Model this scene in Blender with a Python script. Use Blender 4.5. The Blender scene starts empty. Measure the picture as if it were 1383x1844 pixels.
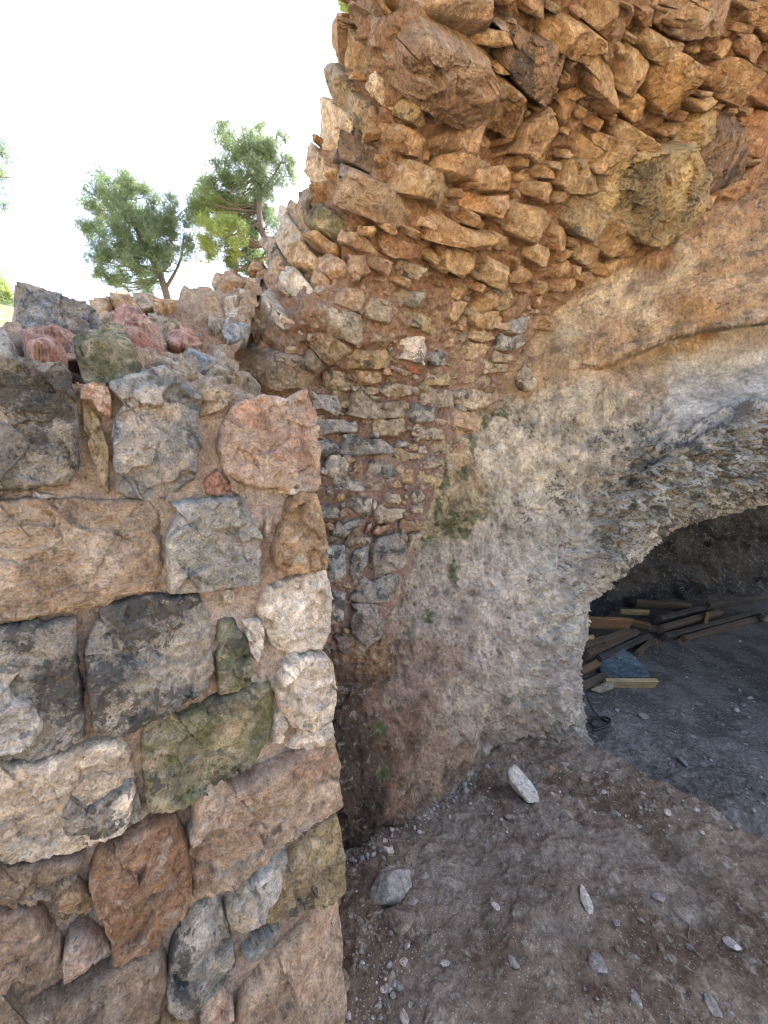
import bpy, math, random
import numpy as np
C = bpy.context.scene
COL = C.collection
# ------------------------------------------------------------------ camera, sky, sun, exposure
EYE = np.array([0.0, 0.0, 1.5])
PITCH = math.radians(-6.0)
F = 691.5
cam = bpy.data.cameras.new('camera'); camo = bpy.data.objects.new('camera', cam); COL.objects.link(camo)
camo.location = EYE; camo.rotation_euler = (math.radians(90) + PITCH, 0, 0)
cam.sensor_fit = 'HORIZONTAL'; cam.sensor_width = 36; cam.lens = 18.0; cam.clip_start = 0.02; cam.clip_end = 3000
C.camera = camo
SUN_EL, SUN_AZ = math.radians(52), math.radians(38)      # azimuth clockwise from +Y, the way the camera looks
w = bpy.data.worlds.new('World'); C.world = w; w.use_nodes = True
nt = w.node_tree; bg = nt.nodes['Background']; sky = nt.nodes.new('ShaderNodeTexSky')
sky.sky_type = 'NISHITA'; sky.sun_disc = False; sky.sun_elevation = SUN_EL; sky.sun_rotation = SUN_AZ
sky.dust_density = 4.0; sky.air_density = 1.0; sky.ozone_density = 1.0
nt.links.new(sky.outputs[0], bg.inputs[0]); bg.inputs[1].default_value = 0.15
sl = bpy.data.lights.new('sun', 'SUN'); so = bpy.data.objects.new('sun', sl); COL.objects.link(so)
sl.energy = 5.0; sl.angle = math.radians(0.5); sl.color = (1.0, 0.93, 0.82)
so.rotation_euler = (math.radians(90) - SUN_EL, 0, math.pi - SUN_AZ)
C.view_settings.view_transform = 'Standard'; C.view_settings.look = 'None'
C.view_settings.exposure = 2.45; C.view_settings.gamma = 1.0
C.view_settings.use_white_balance = True; C.view_settings.white_balance_temperature = 7000; C.view_settings.white_balance_tint = 10
C.cycles.filter_width = 1.1; C.cycles.max_bounces = 8; C.cycles.diffuse_bounces = 6

# ------------------------------------------------------------------ maths
cp, sp = math.cos(PITCH), math.sin(PITCH)
def rays(px, py):
    X = (np.asarray(px, float) - 691.5) / F; Y = (922.0 - np.asarray(py, float)) / F
    return np.stack([X, cp - Y * sp, sp + Y * cp], -1)      # per unit of forward depth
def unp(px, py, z): return EYE + rays(px, py) * np.asarray(z)[..., None]
def proj(P):
    d = np.asarray(P, float) - EYE; f = d[..., 1] * cp + d[..., 2] * sp; u = -d[..., 1] * sp + d[..., 2] * cp
    return d[..., 0] / f * F + 691.5, 922 - u / f * F, f
def gdepth(px, py, h=0.0): return (h - EYE[2]) / rays(px, py)[..., 2]
PERM = np.random.RandomState(7).permutation(4096)
GRD = np.random.RandomState(8).randn(4096, 3); GRD /= np.linalg.norm(GRD, axis=1)[:, None]
def perlin(p):
    i = np.floor(p).astype(np.int64); f = p - i; u = f * f * f * (f * (f * 6 - 15) + 10); out = np.zeros(p.shape[:-1])
    for dx in (0, 1):
        wx = u[..., 0] if dx else 1 - u[..., 0]
        for dy in (0, 1):
            wy = u[..., 1] if dy else 1 - u[..., 1]
            for dz in (0, 1):
                wz = u[..., 2] if dz else 1 - u[..., 2]
                h = PERM[(PERM[(PERM[(i[..., 0] + dx) & 4095] + i[..., 1] + dy) & 4095] + i[..., 2] + dz) & 4095]
                g = GRD[h]
                out += wx * wy * wz * (g[..., 0] * (f[..., 0] - dx) + g[..., 1] * (f[..., 1] - dy) + g[..., 2] * (f[..., 2] - dz))
    return out * 1.5
def fbm(p, s, octs=4, gain=0.5, ridge=False):
    o = 0; a = 1.0
    for k in range(octs):
        n = perlin(p * s * 2.03 ** k + k * 17.3)
        if ridge: n = 0.5 - np.abs(n) * 1.6
        o = o + a * n; a *= gain
    return o
def sst(a, b, x): t = np.clip((x - a) / (b - a), 0, 1); return t * t * (3 - 2 * t)
class TPS:                                                   # smooth surface through control points
    def __init__(s, pts, vals, lam=0.0):
        s.p = np.asarray(pts, float) / 700.; v = np.asarray(vals, float)
        if v.ndim == 1: v = v[:, None]
        n = len(s.p); K = s.k(s.p, s.p) + lam * np.eye(n); P = np.hstack([np.ones((n, 1)), s.p])
        A = np.block([[K, P], [P.T, np.zeros((3, 3))]]); s.w = np.linalg.solve(A, np.vstack([v, np.zeros((3, v.shape[1]))]))
    def k(s, a, b):
        d = ((a[:, None] - b[None]) ** 2).sum(-1); return 0.5 * d * np.log(d + 1e-12)
    def __call__(s, px, py):
        q = np.stack([np.ravel(px), np.ravel(py)], 1) / 700.; out = []
        for i in range(0, len(q), 40000):
            b = q[i:i + 40000]; out.append(s.k(b, s.p) @ s.w[:-3] + s.w[-3] + b @ s.w[-2:])
        o = np.vstack(out); return o.reshape(np.shape(px) + (o.shape[1],)) if o.shape[1] > 1 else o[:, 0].reshape(np.shape(px))
def depthfield(pts):
    t = TPS([p[:2] for p in pts], [1.0 / p[2] for p in pts], 1e-5)
    return lambda px, py: 1.0 / np.clip(t(px, py), 0.08, 3)
def idw(px, py, ctrl, pw=3.0):                               # colour by nearest named colour patches
    c = np.array([q[:2] for q in ctrl], float); v = np.array([q[2] for q in ctrl], float)
    o = np.zeros(px.shape + (v.shape[1],)); ws = np.zeros(px.shape)
    for a, b in zip(c, v):
        d = 1.0 / (((px - a[0]) ** 2 + (py - a[1]) ** 2) / 1e4 + .02) ** (pw / 2); o += d[..., None] * b; ws += d
    return o / ws[..., None]
def inpoly(px, py, poly):
    r = np.zeros(np.shape(px), bool); n = len(poly)
    for i in range(n):
        x0, y0 = poly[i]; x1, y1 = poly[(i + 1) % n]
        if y0 == y1: continue
        c = ((y0 > py) != (y1 > py)) & (px < (x1 - x0) * (py - y0) / (y1 - y0) + x0); r ^= c
    return r
def polydist(px, py, line):                                  # signed distance to an open polyline (+ below it on the picture)
    best = np.full(np.shape(px), 1e9); sg = np.ones(np.shape(px))
    for (x0, y0), (x1, y1) in zip(line[:-1], line[1:]):
        dx, dy = x1 - x0, y1 - y0; L = dx * dx + dy * dy; t = np.clip(((px - x0) * dx + (py - y0) * dy) / L, 0, 1)
        d = np.hypot(px - x0 - t * dx, py - y0 - t * dy); s = np.sign(dx * (py - y0) - dy * (px - x0))
        m = d < best; best = np.where(m, d, best); sg = np.where(m, s, sg)
    return best * sg

# ------------------------------------------------------------------ objects
def empty(name, loc=(0, 0, 0), label=None, cat=None, group=None, kind=None):
    o = bpy.data.objects.new(name, None); COL.objects.link(o); o.location = loc; o.empty_display_size = .1; return tag(o, label, cat, group, kind)
def tag(o, label=None, cat=None, group=None, kind=None):
    if label: o['label'] = label
    if cat: o['category'] = cat
    if group: o['group'] = group
    if kind: o['kind'] = kind
    return o
def mesh(name, V, faces, mat, parent=None, col=None, smooth=True, origin=None, sharp=None):
    """V (n,3) world coordinates, faces (m,4) or (m,3) arrays or list of such"""
    V = np.asarray(V, float)
    if not isinstance(faces, list): faces = [faces]
    org = np.array(origin if origin is not None else [(V[:, 0].min() + V[:, 0].max()) / 2, (V[:, 1].min() + V[:, 1].max()) / 2, V[:, 2].min()], float)
    me = bpy.data.meshes.new(name); me.vertices.add(len(V)); me.vertices.foreach_set('co', (V - org).astype(np.float32).ravel())
    idx = np.concatenate([f.ravel() for f in faces]); cnt = np.concatenate([np.full(len(f), f.shape[1]) for f in faces])
    me.loops.add(len(idx)); me.loops.foreach_set('vertex_index', idx.astype(np.int32))
    me.polygons.add(len(cnt)); st = np.concatenate([[0], np.cumsum(cnt)[:-1]])
    me.polygons.foreach_set('loop_start', st.astype(np.int32)); me.polygons.foreach_set('use_smooth', np.full(len(cnt), smooth))
    me.update(calc_edges=True); me.validate()
    if col is not None:
        a = me.attributes.new('Col', 'FLOAT_COLOR', 'POINT'); c = np.ones((len(V), 4), np.float32); c[:, :col.shape[1]] = col; a.data.foreach_set('color', c.ravel())
    me.materials.append(mat)
    o = bpy.data.objects.new(name, me); COL.objects.link(o)
    if parent is not None:
        o.parent = parent; o.location = org - np.array(parent.location)
    else: o.location = org
    return o

# ------------------------------------------------------------------ materials
def new_mat(name):
    m = bpy.data.materials.new(name); m.use_nodes = True; n = m.node_tree.nodes; b = n['Principled BSDF']; return m, m.node_tree, b
def rock_mat(name, rough=0.9, iron=.35, bump=1.0, grit=0.5, speck=0.0, speckcol=(.6, .58, .55), fine=1.0, spec=0.3, base=None, scl=1.0, dist=.6):
    """colour comes from the mesh's own 'Col' (rgb = stone colour, a = amount of dark lichen)"""
    m, t, b = new_mat(name); N, L = t.nodes.new, t.links.new
    if base is None:
        at = N('ShaderNodeAttribute'); at.attribute_name = 'Col'; cc, ca = at.outputs['Color'], at.outputs['Alpha']
    else:
        rg = N('ShaderNodeRGB'); rg.outputs[0].default_value = (*base, 1); cc = rg.outputs[0]; ca = None
    geo = N('ShaderNodeNewGeometry'); P = geo.outputs['Position']
    def noise(s, d=6, r=.6, dist=0.0):
        x = N('ShaderNodeTexNoise'); x.inputs['Scale'].default_value = s * scl; x.inputs['Detail'].default_value = d
        x.inputs['Roughness'].default_value = r; x.inputs['Distortion'].default_value = dist; L(P, x.inputs['Vector']); return x
    def math_(op, a, bb, cl=False):
        x = N('ShaderNodeMath'); x.operation = op; x.use_clamp = cl
        for i, v in enumerate((a, bb)):
            if isinstance(v, (int, float)): x.inputs[i].default_value = v
            else: L(v, x.inputs[i])
        return x.outputs[0]
    def mix(fac, A, B, mode='MIX'):
        x = N('ShaderNodeMix'); x.data_type = 'RGBA'; x.blend_type = mode
        for i, v in ((0, fac), (6, A), (7, B)):
            if isinstance(v, (int, float)): x.inputs[i].default_value = v
            elif isinstance(v, tuple): x.inputs[i].default_value = (*v, 1)
            else: L(v, x.inputs[i])
        return x.outputs[2]
    def ramp(v, a, bb):
        x = N('ShaderNodeMapRange'); x.inputs[1].default_value = a; x.inputs[2].default_value = bb; L(v, x.inputs[0]); return x.outputs[0]
    n1 = noise(9); n2 = noise(60, 8, .7); n3 = noise(260, 4, .6); n4 = noise(25, 8, .65, dist)
    # tone variation
    v = math_('ADD', math_('MULTIPLY', ramp(n2.outputs[0], .33, .67), .8), math_('MULTIPLY', ramp(n3.outputs[0], .33, .67), .5))
    v = math_('ADD', v, .34)
    g = N('ShaderNodeCombineColor')
    for i in range(3): L(v, g.inputs[i])
    c = mix(grit, cc, mix(1.0, cc, g.outputs[0], 'MULTIPLY'))
    c = mix(math_('MULTIPLY', ramp(n1.outputs[0], .5, .72), iron), c, mix(1.0, c, (1.12, .84, .62), 'MULTIPLY'))       # warm iron stains
    c = mix(math_('MULTIPLY', ramp(n4.outputs[0], .55, .66), .5), c, (.58, .54, .46))                                 # pale lime scabs
    if ca is not None:                                                                                                # dark lichen
        thr = math_('SUBTRACT', .82, math_('MULTIPLY', ca, .5))
        mm = math_('MULTIPLY', math_('SUBTRACT', math_('ADD', math_('MULTIPLY', ramp(n4.outputs[0], .25, .75), .42), math_('MULTIPLY', ramp(n2.outputs[0], .3, .7), .58)), thr), 8.0, True)
        c = mix(math_('MULTIPLY', mm, .8), c, (.045, .047, .047))
    if speck > 0:
        vo = N('ShaderNodeTexVoronoi'); vo.inputs['Scale'].default_value = 85 * scl; L(P, vo.inputs['Vector'])
        s1 = math_('MULTIPLY', math_('LESS_THAN', vo.outputs['Distance'], .16), math_('GREATER_THAN', ramp(n2.outputs[0], .3, .7), 1 - speck))
        c = mix(math_('MULTIPLY', s1, .8), c, speckcol)
    L(c, b.inputs['Base Color'])
    b.inputs['Roughness'].default_value = rough; b.inputs['Specular IOR Level'].default_value = spec
    prev = None
    vo2 = N('ShaderNodeTexVoronoi'); vo2.inputs['Scale'].default_value = 45 * scl; vo2.feature = 'F1'
    wv = N('ShaderNodeVectorMath'); wv.operation = 'MULTIPLY_ADD'; L(n4.outputs['Color'], wv.inputs[0]); wv.inputs[1].default_value = (.06, .06, .06); L(P, wv.inputs[2]); L(wv.outputs[0], vo2.inputs['Vector'])
    for src, dist, st in ((n4.outputs[0], .03 / scl, .7), (n2.outputs[0], .014 / scl, .9 * fine), (vo2.outputs['Distance'], .006 / scl, .4), (n3.outputs[0], .003 / scl, .7 * fine)):
        bm = N('ShaderNodeBump'); bm.inputs['Strength'].default_value = min(1, st * bump); bm.inputs['Distance'].default_value = dist * max(1, bump); L(src, bm.inputs['Height'])
        if prev: L(prev, bm.inputs['Normal'])
        prev = bm.outputs[0]
    L(prev, b.inputs['Normal']); return m
M_stone = rock_mat('weathered_stone', bump=1.1, grit=1.0)
M_mortar = rock_mat('sandy_mortar', rough=.95, iron=.2, bump=1.3, grit=.9, speck=.35, fine=1.3, spec=.15)
M_rock = rock_mat('cave_limestone', rough=.8, iron=.12, bump=1.5, grit=1.0, spec=.4)
M_earth = rock_mat('dusty_earth', rough=.97, iron=0.1, dist=0.0, bump=1.1, fine=1.2, grit=.8, speck=.7, speckcol=(.5, .49, .46), spec=.1)
M_far = rock_mat('dry_ground', rough=.97, base=(.5, .36, .22), grit=.8, bump=.6, scl=.3)
def wood_mat(name, colr):
    m, t, b = new_mat(name); N, L = t.nodes.new, t.links.new
    tc = N('ShaderNodeTexCoord'); mp = N('ShaderNodeMapping'); mp.inputs['Scale'].default_value = (3, 60, 60); L(tc.outputs['Object'], mp.inputs[0])
    n = N('ShaderNodeTexNoise'); n.inputs['Scale'].default_value = 1.5; n.inputs['Detail'].default_value = 8; L(mp.outputs[0], n.inputs['Vector'])
    n2 = N('ShaderNodeTexNoise'); n2.inputs['Scale'].default_value = 14; n2.inputs['Detail'].default_value = 5; L(tc.outputs['Object'], n2.inputs['Vector'])
    r = N('ShaderNodeValToRGB'); r.color_ramp.elements[0].position = .3; r.color_ramp.elements[1].position = .72
    r.color_ramp.elements[0].color = (*[c * .5 for c in colr], 1); r.color_ramp.elements[1].color = (*[c * 1.15 for c in colr], 1); L(n.outputs[0], r.inputs[0])
    mx = N('ShaderNodeMix'); mx.data_type = 'RGBA'; mx.inputs[7].default_value = (.13, .11, .1, 1); L(r.outputs[0], mx.inputs[6])
    mr = N('ShaderNodeMapRange'); mr.inputs[1].default_value = .5; mr.inputs[2].default_value = .75; mr.inputs[4].default_value = .7; L(n2.outputs[0], mr.inputs[0]); L(mr.outputs[0], mx.inputs[0])
    L(mx.outputs[2], b.inputs['Base Color']); b.inputs['Roughness'].default_value = .8
    bm = N('ShaderNodeBump'); bm.inputs['Strength'].default_value = .5; bm.inputs['Distance'].default_value = .004; L(n.outputs[0], bm.inputs['Height']); L(bm.outputs[0], b.inputs['Normal']); return m
M_wood = {'y': wood_mat('pale_pine', (.5, .36, .19)), 'o': wood_mat('orange_timber', (.24, .14, .07)), 'd': wood_mat('dark_timber', (.06, .055, .05)), 'b': wood_mat('brown_timber', (.12, .085, .06))}
def plain(name, c, r=.8):
    m, t, b = new_mat(name); N, L = t.nodes.new, t.links.new
    n = N('ShaderNodeTexNoise'); n.inputs['Scale'].default_value = 40; n.inputs['Detail'].default_value = 6
    tc = N('ShaderNodeTexCoord'); L(tc.outputs['Object'], n.inputs['Vector'])
    rr = N('ShaderNodeValToRGB'); rr.color_ramp.elements[0].color = (*[x * .55 for x in c], 1); rr.color_ramp.elements[1].color = (*[x * 1.3 for x in c], 1); L(n.outputs[0], rr.inputs[0])
    L(rr.outputs[0], b.inputs['Base Color']); b.inputs['Roughness'].default_value = r
    bm = N('ShaderNodeBump'); bm.inputs['Strength'].default_value = .6; bm.inputs['Distance'].default_value = .005; L(n.outputs[0], bm.inputs['Height']); L(bm.outputs[0], b.inputs['Normal']); return m

# ------------------------------------------------------------------ depth of the big surfaces
WN = np.array([-math.sin(math.radians(34.4)), math.cos(math.radians(34.4)), 0.0]); WD = .82
def zA(px, py): return WD / np.maximum(rays(px, py) @ WN, .05)
g = lambda x, y: float(gdepth(x, y))
zC = depthfield([(620,0,1.3),(615,60,1.36),(600,120,1.44),(588,250,1.58),(550,340,1.66),(505,390,1.75),(470,480,1.8),(455,560,1.72),
    (700,40,1.08),(690,200,1.24),(655,330,1.38),(600,450,1.5),(540,560,1.52),(520,650,1.62),(600,700,1.74),(600,850,1.78),(600,1000,1.75),(600,1150,1.66),
    (700,1200,1.72),(740,1000,1.86),(760,850,1.95),(800,700,1.98),(880,640,2.08),(950,590,2.13),(800,500,1.75),(850,350,1.55),(800,200,1.36),(850,0,1.15),
    (1000,400,1.85),(1040,500,2.12),(1130,430,2.1),(1100,200,1.6),(1100,0,1.3),(1240,380,2.05),(1383,300,2.1),(1383,100,1.7),(1383,-50,1.45),
    (1800,200,2.2),(1800,-300,1.6),(1000,-400,.95),(650,-400,.95),(2200,0,2.5),(2200,-500,1.8)])
def below(px, py, z, dh):
    P = unp(px, py, np.array(z)) - np.array([0, 0, dh]); x, y, f = proj(P); return (float(x), float(y), float(f))
base = [(600,1565),(740,1480),(850,1385),(980,1330),(1060,1348)]
Dp = [(600,1150,1.7),(740,1000,1.88),(790,850,1.99),(880,720,2.13),(950,610,2.19),(1040,500,2.2),(1130,425,2.17),(1240,380,2.12),(1383,300,2.16),
    (700,1150,1.76),(820,1050,1.95),(900,1000,2.02),(900,850,2.05),(1000,700,2.12),(1000,900,2.1),(1100,560,2.15),(1100,650,2.12),(1250,560,2.05),
    (1040,1200,2.12),(1060,1080,2.16),(1120,1000,2.2),(1200,960,2.24),(1383,900,2.3),(1383,740,2.12),(1383,580,2.0),(1200,800,2.08),(1250,700,2.12),
    (950,1200,2.0),(850,1250,1.86),(700,1320,1.6),(460,1150,1.6),(460,1500,1.3),(1800,300,2.2),(1800,700,2.0),(1700,900,2.2),(2000,1000,2.0),(2100,1400,1.7),(2300,300,2.4),(2300,1000,1.9)]
for x, y in base:
    z = g(x, y); Dp.append((x, y, z)); Dp.append(below(x, y, z, .4))
zD0 = depthfield(Dp)
LEDGE = [(1000,668),(1060,664),(1113,655),(1180,628),(1202,620),(1280,600),(1383,575),(1700,500),(2300,420)]
LIP = [(1080,900),(1150,835),(1190,805),(1243,776),(1298,747),(1383,722),(1700,650),(2300,600)]
OPENL = [(2000,1150),(1800,980),(1600,925),(1383,905),(1270,935),(1180,985),(1110,1045),(1065,1085),(1060,1140),(1044,1200),(1050,1300),(1068,1345)]
def zD(px, py):
    z = zD0(px, py); a = polydist(px, py, LEDGE); b = polydist(px, py, LIP)
    fx = sst(1010, 1180, px); z = z + .21 * sst(-4, 4, a) * (1 - sst(50, 170, a)) * fx
    o = np.abs(polydist(px, py, OPENL)); z = z + .22 * sst(60, -5, o) ** 2 * sst(1440, 1330, py)
    z = z - .09 * sst(-10, 22, b) * (1 - sst(30, 160, b)) * sst(1080, 1220, px)
    return z
zB0 = depthfield([(0,665,.64),(80,670,.69),(150,690,.76),(230,690,.78),(350,705,.84),(460,722,.90),(0,610,.95),(60,600,1.1),(170,560,1.3),(300,545,1.48),(400,515,1.66),(470,480,1.78),
    (150,620,1.0),(250,640,.95),(350,620,1.15),(430,650,1.2),(480,600,1.48),(530,650,1.5),(560,700,1.6),(480,710,1.2),(-100,620,.9),(-100,690,.6),(420,790,.95),(200,760,.8)])

def zB(px, py):
    b = zB0(px, py); a = zA(px, py) + .06; k = sst(560, 640, py) * sst(500, 440, px); return b * (1 - k) + np.maximum(b, a) * k
# ------------------------------------------------------------------ sheets: rock and mortar surfaces with real thickness
def sheet(name, poly, zf, step, disp, colf, mat, parent=None, thick=.3, kind=None, jag=5.0):
    P = np.array(poly); x0, y0 = P.min(0) - step; x1, y1 = P.max(0) + step
    # finer inside the frame, coarser outside it
    def axis(a, b, lo, hi):
        inn = np.arange(max(a, lo), min(b, hi) + step, step); L1 = np.arange(max(a, lo) - 14, a - 14, -14)[::-1] if a < lo else np.array([]); R1 = np.arange(inn[-1] + 14, b + 14, 14) if b > hi else np.array([])
        return np.concatenate([L1, inn, R1])
    xs = axis(x0, x1, -20, 1403); ys = axis(y0, y1, -20, 1864)
    X, Y = np.meshgrid(xs, ys); js = min(step, 3) * .35; rs = np.random.RandomState(3)
    m = inpoly(X + perlin(np.stack([X / 9, Y / 9, X * 0], -1)) * jag, Y + perlin(np.stack([X / 9, Y / 9, X * 0 + 9], -1)) * jag, poly)
    Z = zf(X, Y); B = unp(X, Y, Z)
    Bx = np.gradient(B, axis=1); By = np.gradient(B, axis=0); Nn = np.cross(By, Bx); Nn /= np.linalg.norm(Nn, axis=-1)[..., None] + 1e-12
    sgn = np.sign((Nn * (EYE - B)).sum(-1)); Nn *= np.where(sgn == 0, 1, sgn)[..., None]
    V = B + Nn * disp(X, Y, B)[..., None]
    cell = m[:-1, :-1] & m[1:, :-1] & m[:-1, 1:] & m[1:, 1:]
    H, W = X.shape; ID = np.arange(H * W).reshape(H, W)
    f = np.stack([ID[:-1, :-1], ID[1:, :-1], ID[1:, 1:], ID[:-1, 1:]], -1)[cell]
    col = colf(X, Y, B)
    used = np.zeros(H * W, bool); used[f.ravel()] = True; mp = -np.ones(H * W, int); mp[used] = np.arange(used.sum())
    f = mp[f]; Vf = V.reshape(-1, 3)[used]; cf = col.reshape(-1, col.shape[-1])[used]; n = len(Vf)
    Bb = EYE + (B.reshape(-1, 3)[used] - EYE) * (1 + thick / Z.ravel()[used])[:, None]
    # rim
    e = np.concatenate([f[:, [0, 1]], f[:, [1, 2]], f[:, [2, 3]], f[:, [3, 0]]]); key = e[:, 0] * (n + 1) + e[:, 1]; rkey = e[:, 1] * (n + 1) + e[:, 0]
    bd = e[~np.isin(key, rkey)]
    rim = np.stack([bd[:, 1], bd[:, 0], bd[:, 0] + n, bd[:, 1] + n], 1)
    o = mesh(name, np.vstack([Vf, Bb]), [f, f[:, ::-1] + n, rim], mat, parent, np.vstack([cf, cf]))
    if kind: o['kind'] = kind
    return o

# ------------------------------------------------------------------ one stone
def disc_grid(n):
    a = np.linspace(-1, 1, n); U, Vv = np.meshgrid(a, a); r = np.maximum(abs(U), abs(Vv)); 
    th = np.where(abs(U) >= abs(Vv), np.where(U >= 0, 0, math.pi) + (math.pi / 4) * Vv / np.where(U == 0, 1e-9, U), np.where(Vv >= 0, math.pi / 2, -math.pi / 2) - (math.pi / 4) * U / np.where(Vv == 0, 1e-9, Vv))
    th = np.where(r < 1e-9, 0, th); return r, th
def ring_ids(n):
    I = np.arange(n * n).reshape(n, n); return np.concatenate([I[0, :-1], I[:-1, -1], I[-1, :0:-1], I[:0:-1, 0]])
PAL = {'t': ((.45,.33,.21),(.34,.23,.14)), 'T': ((.52,.40,.26),(.40,.28,.16)), 'o': ((.31,.19,.12),(.40,.27,.18)), 'r': ((.34,.17,.13),(.42,.27,.21)), 'p': ((.44,.29,.22),(.52,.42,.34)),
       'g': ((.33,.34,.32),(.47,.43,.37)), 'b': ((.26,.29,.31),(.45,.43,.39)), 'w': ((.66,.61,.53),(.53,.46,.36)), 'd': ((.25,.255,.245),(.42,.395,.34)), 'm': ((.2,.2,.14),(.34,.30,.2)),
       'y': ((.42,.34,.2),(.33,.27,.18)), 'n': ((.28,.215,.165),(.36,.29,.22)), 'c': ((.44,.38,.29),(.33,.28,.21)), 'R': ((.40,.12,.06),(.32,.12,.07)), 'k': ((.38,.28,.205),(.47,.37,.28)), 'u': ((.22,.175,.155),(.30,.23,.18)), 'a': ((.41,.32,.235),(.53,.45,.36))}
LIC = {'d': .54, 'g': .25, 'b': .15, 'm': .35, 'w': .15, 'c': .3, 'n': .2, 'y': .3, 'u': .55}
def stone_geo(poly, zf, prot, pal, seed, depth=.07, lic=None, nres=None, flat=.5, grow=1.0, off=0.0, chip=1.0, tilt=.22):
    rs = np.random.RandomState(seed); poly = np.array(poly, float); n = len(poly)
    A = poly; Bq = np.roll(poly, -1, 0); cr = A[:, 0] * Bq[:, 1] - Bq[:, 0] * A[:, 1]; ar = cr.sum() / 2
    c = ((A + Bq) * cr[:, None]).sum(0) / (6 * ar); R0 = math.sqrt(abs(ar) / math.pi)
    N = nres or int(np.clip(R0 * 2 / 1.9, 15, 130))
    r, th = disc_grid(N)
    # outline radius against angle: ray cast from centroid
    K = 720; tt = np.linspace(-math.pi, math.pi, K, endpoint=False); Rt = np.zeros(K)
    for i in range(n):
        a = A[i] - c; b = Bq[i] - c; d = b - a
        den = np.cos(tt) * d[1] - np.sin(tt) * d[0]; den = np.where(abs(den) < 1e-9, 1e-9, den)
        s = (a[0] * d[1] - a[1] * d[0]) / den; q = (a[0] * np.sin(tt) - a[1] * np.cos(tt)) / den
        Rt = np.where((s > 0) & (q >= -1e-6) & (q <= 1 + 1e-6), np.maximum(Rt, s), Rt)
    Rt = np.where(Rt <= 0, R0 * .6, Rt)
    Rt = (np.roll(Rt, 2) + 2 * Rt + np.roll(Rt, -2)) / 4
    circ = np.stack([np.cos(tt), np.sin(tt), tt * 0 + seed * 3.1], -1)
    Rt = Rt * grow * (1 + .045 * perlin(circ * 3) + .035 * perlin(circ * 9) + .02 * perlin(circ * 25))
    Ri = lambda th: np.interp(th, np.append(tt, math.pi), np.append(Rt, Rt[0]))
    RR = r * Ri(th); X = c[0] + RR * np.cos(th); Y = c[1] + RR * np.sin(th)
    z0 = float(zf(np.array([c[0]]), np.array([c[1]]))[0]); S = R0 * z0 / F
    Z = zf(X, Y)
    e = 4.0; P0 = unp(c[0], c[1], np.array(z0)); zx = zf(np.array([c[0] + e, c[0] - e, c[0], c[0]]), np.array([c[1], c[1], c[1] + e, c[1] - e]))
    Pq = unp(np.array([c[0] + e, c[0] - e, c[0], c[0]]), np.array([c[1], c[1], c[1] + e, c[1] - e]), zx)
    Nn = np.cross(Pq[2] - Pq[3], Pq[0] - Pq[1]); Nn /= np.linalg.norm(Nn); vd = EYE - P0; vd /= np.linalg.norm(vd)
    if Nn @ vd < 0: Nn = -Nn
    if Nn @ vd < .45: Nn = Nn + vd * .6; Nn /= np.linalg.norm(Nn)
    B = unp(X, Y, Z)
    q = (B - P0) / S; q3 = q + seed * 7.7
    # flattened to its own face, cut by a few planes, chipped and weathered
    T1 = np.cross(Nn, [0.3, 0.1, 1]); T1 /= np.linalg.norm(T1); T2 = np.cross(Nn, T1)
    u, v = q @ T1, q @ T2
    h = np.ones(r.shape) * (1 - .06 * (r ** 2))
    h += rs.uniform(-1, 1) * tilt * u + rs.uniform(-1, 1) * tilt * v
    for k in range(rs.randint(3, 6)):
        a = rs.uniform(0, 2 * math.pi); d0 = rs.uniform(.1, .8); sl = rs.uniform(.7, 2.2) * (1.2 - flat)
        h = np.minimum(h, 1.05 - sl * (u * math.cos(a) + v * math.sin(a) - d0))
    # chips: random small planes from nearest seeds
    nk = 18; sd = rs.uniform(-1.3, 1.3, (nk, 2)); sl2 = rs.uniform(-1, 1, (nk, 3)) * [.75, .75, .2]
    wu = u + .22 * perlin(q3 * 2.2); wv_ = v + .22 * perlin(q3 * 2.2 + 50)
    dd = (wu[..., None] - sd[:, 0]) ** 2 + (wv_[..., None] - sd[:, 1]) ** 2; kk = dd.argmin(-1)
    ch = sl2[kk, 0] * (wu - sd[kk, 0]) + sl2[kk, 1] * (wv_ - sd[kk, 1]) + sl2[kk, 2]
    sdb = rs.uniform(-1.3, 1.3, (60, 2)); slb = rs.uniform(-1, 1, (60, 3)) * [.6, .6, .06]; db = ((wu[..., None] * 1.1 - sdb[:, 0]) ** 2 + (wv_[..., None] - sdb[:, 1]) ** 2); kb = db.argmin(-1)
    ch = ch + .5 * (slb[kb, 0] * (wu - sdb[kb, 0]) + slb[kb, 1] * (wv_ - sdb[kb, 1]) + slb[kb, 2])
    hh = prot * h + chip * min(prot, S * .5) * .8 * ch + S * (.022 * fbm(q3, 1.7, 3) + .04 * fbm(q3, 5, 4, .6, True) + .016 * fbm(q3, 22, 2))
    hh = np.maximum(hh, prot * .1)
    e0 = .84 + .09 * flat; edge = np.sqrt(np.clip(1 - np.clip((r - e0) / (1 - e0), 0, 1) ** 2, 0, 1)); edge = .15 + .85 * edge
    V = B + Nn * (hh * edge + off)[..., None]
    # skirt down into the mortar
    ids = ring_ids(N); Vr = V.reshape(-1, 3); rim = Vr[ids]; Brim = B.reshape(-1, 3)[ids]; cen = P0
    s1 = Brim + (cen - Brim) * .02 - Nn * (depth * .4); s2 = Brim + (cen - Brim) * .10 - Nn * depth
    m = len(ids); base = len(Vr); allV = np.vstack([Vr, s1, s2, [cen - Nn * depth]])
    I = np.arange(N * N).reshape(N, N); f = np.stack([I[:-1, :-1], I[:-1, 1:], I[1:, 1:], I[1:, :-1]], -1).reshape(-1, 4)
    a = np.arange(m); b = (a + 1) % m
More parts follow.
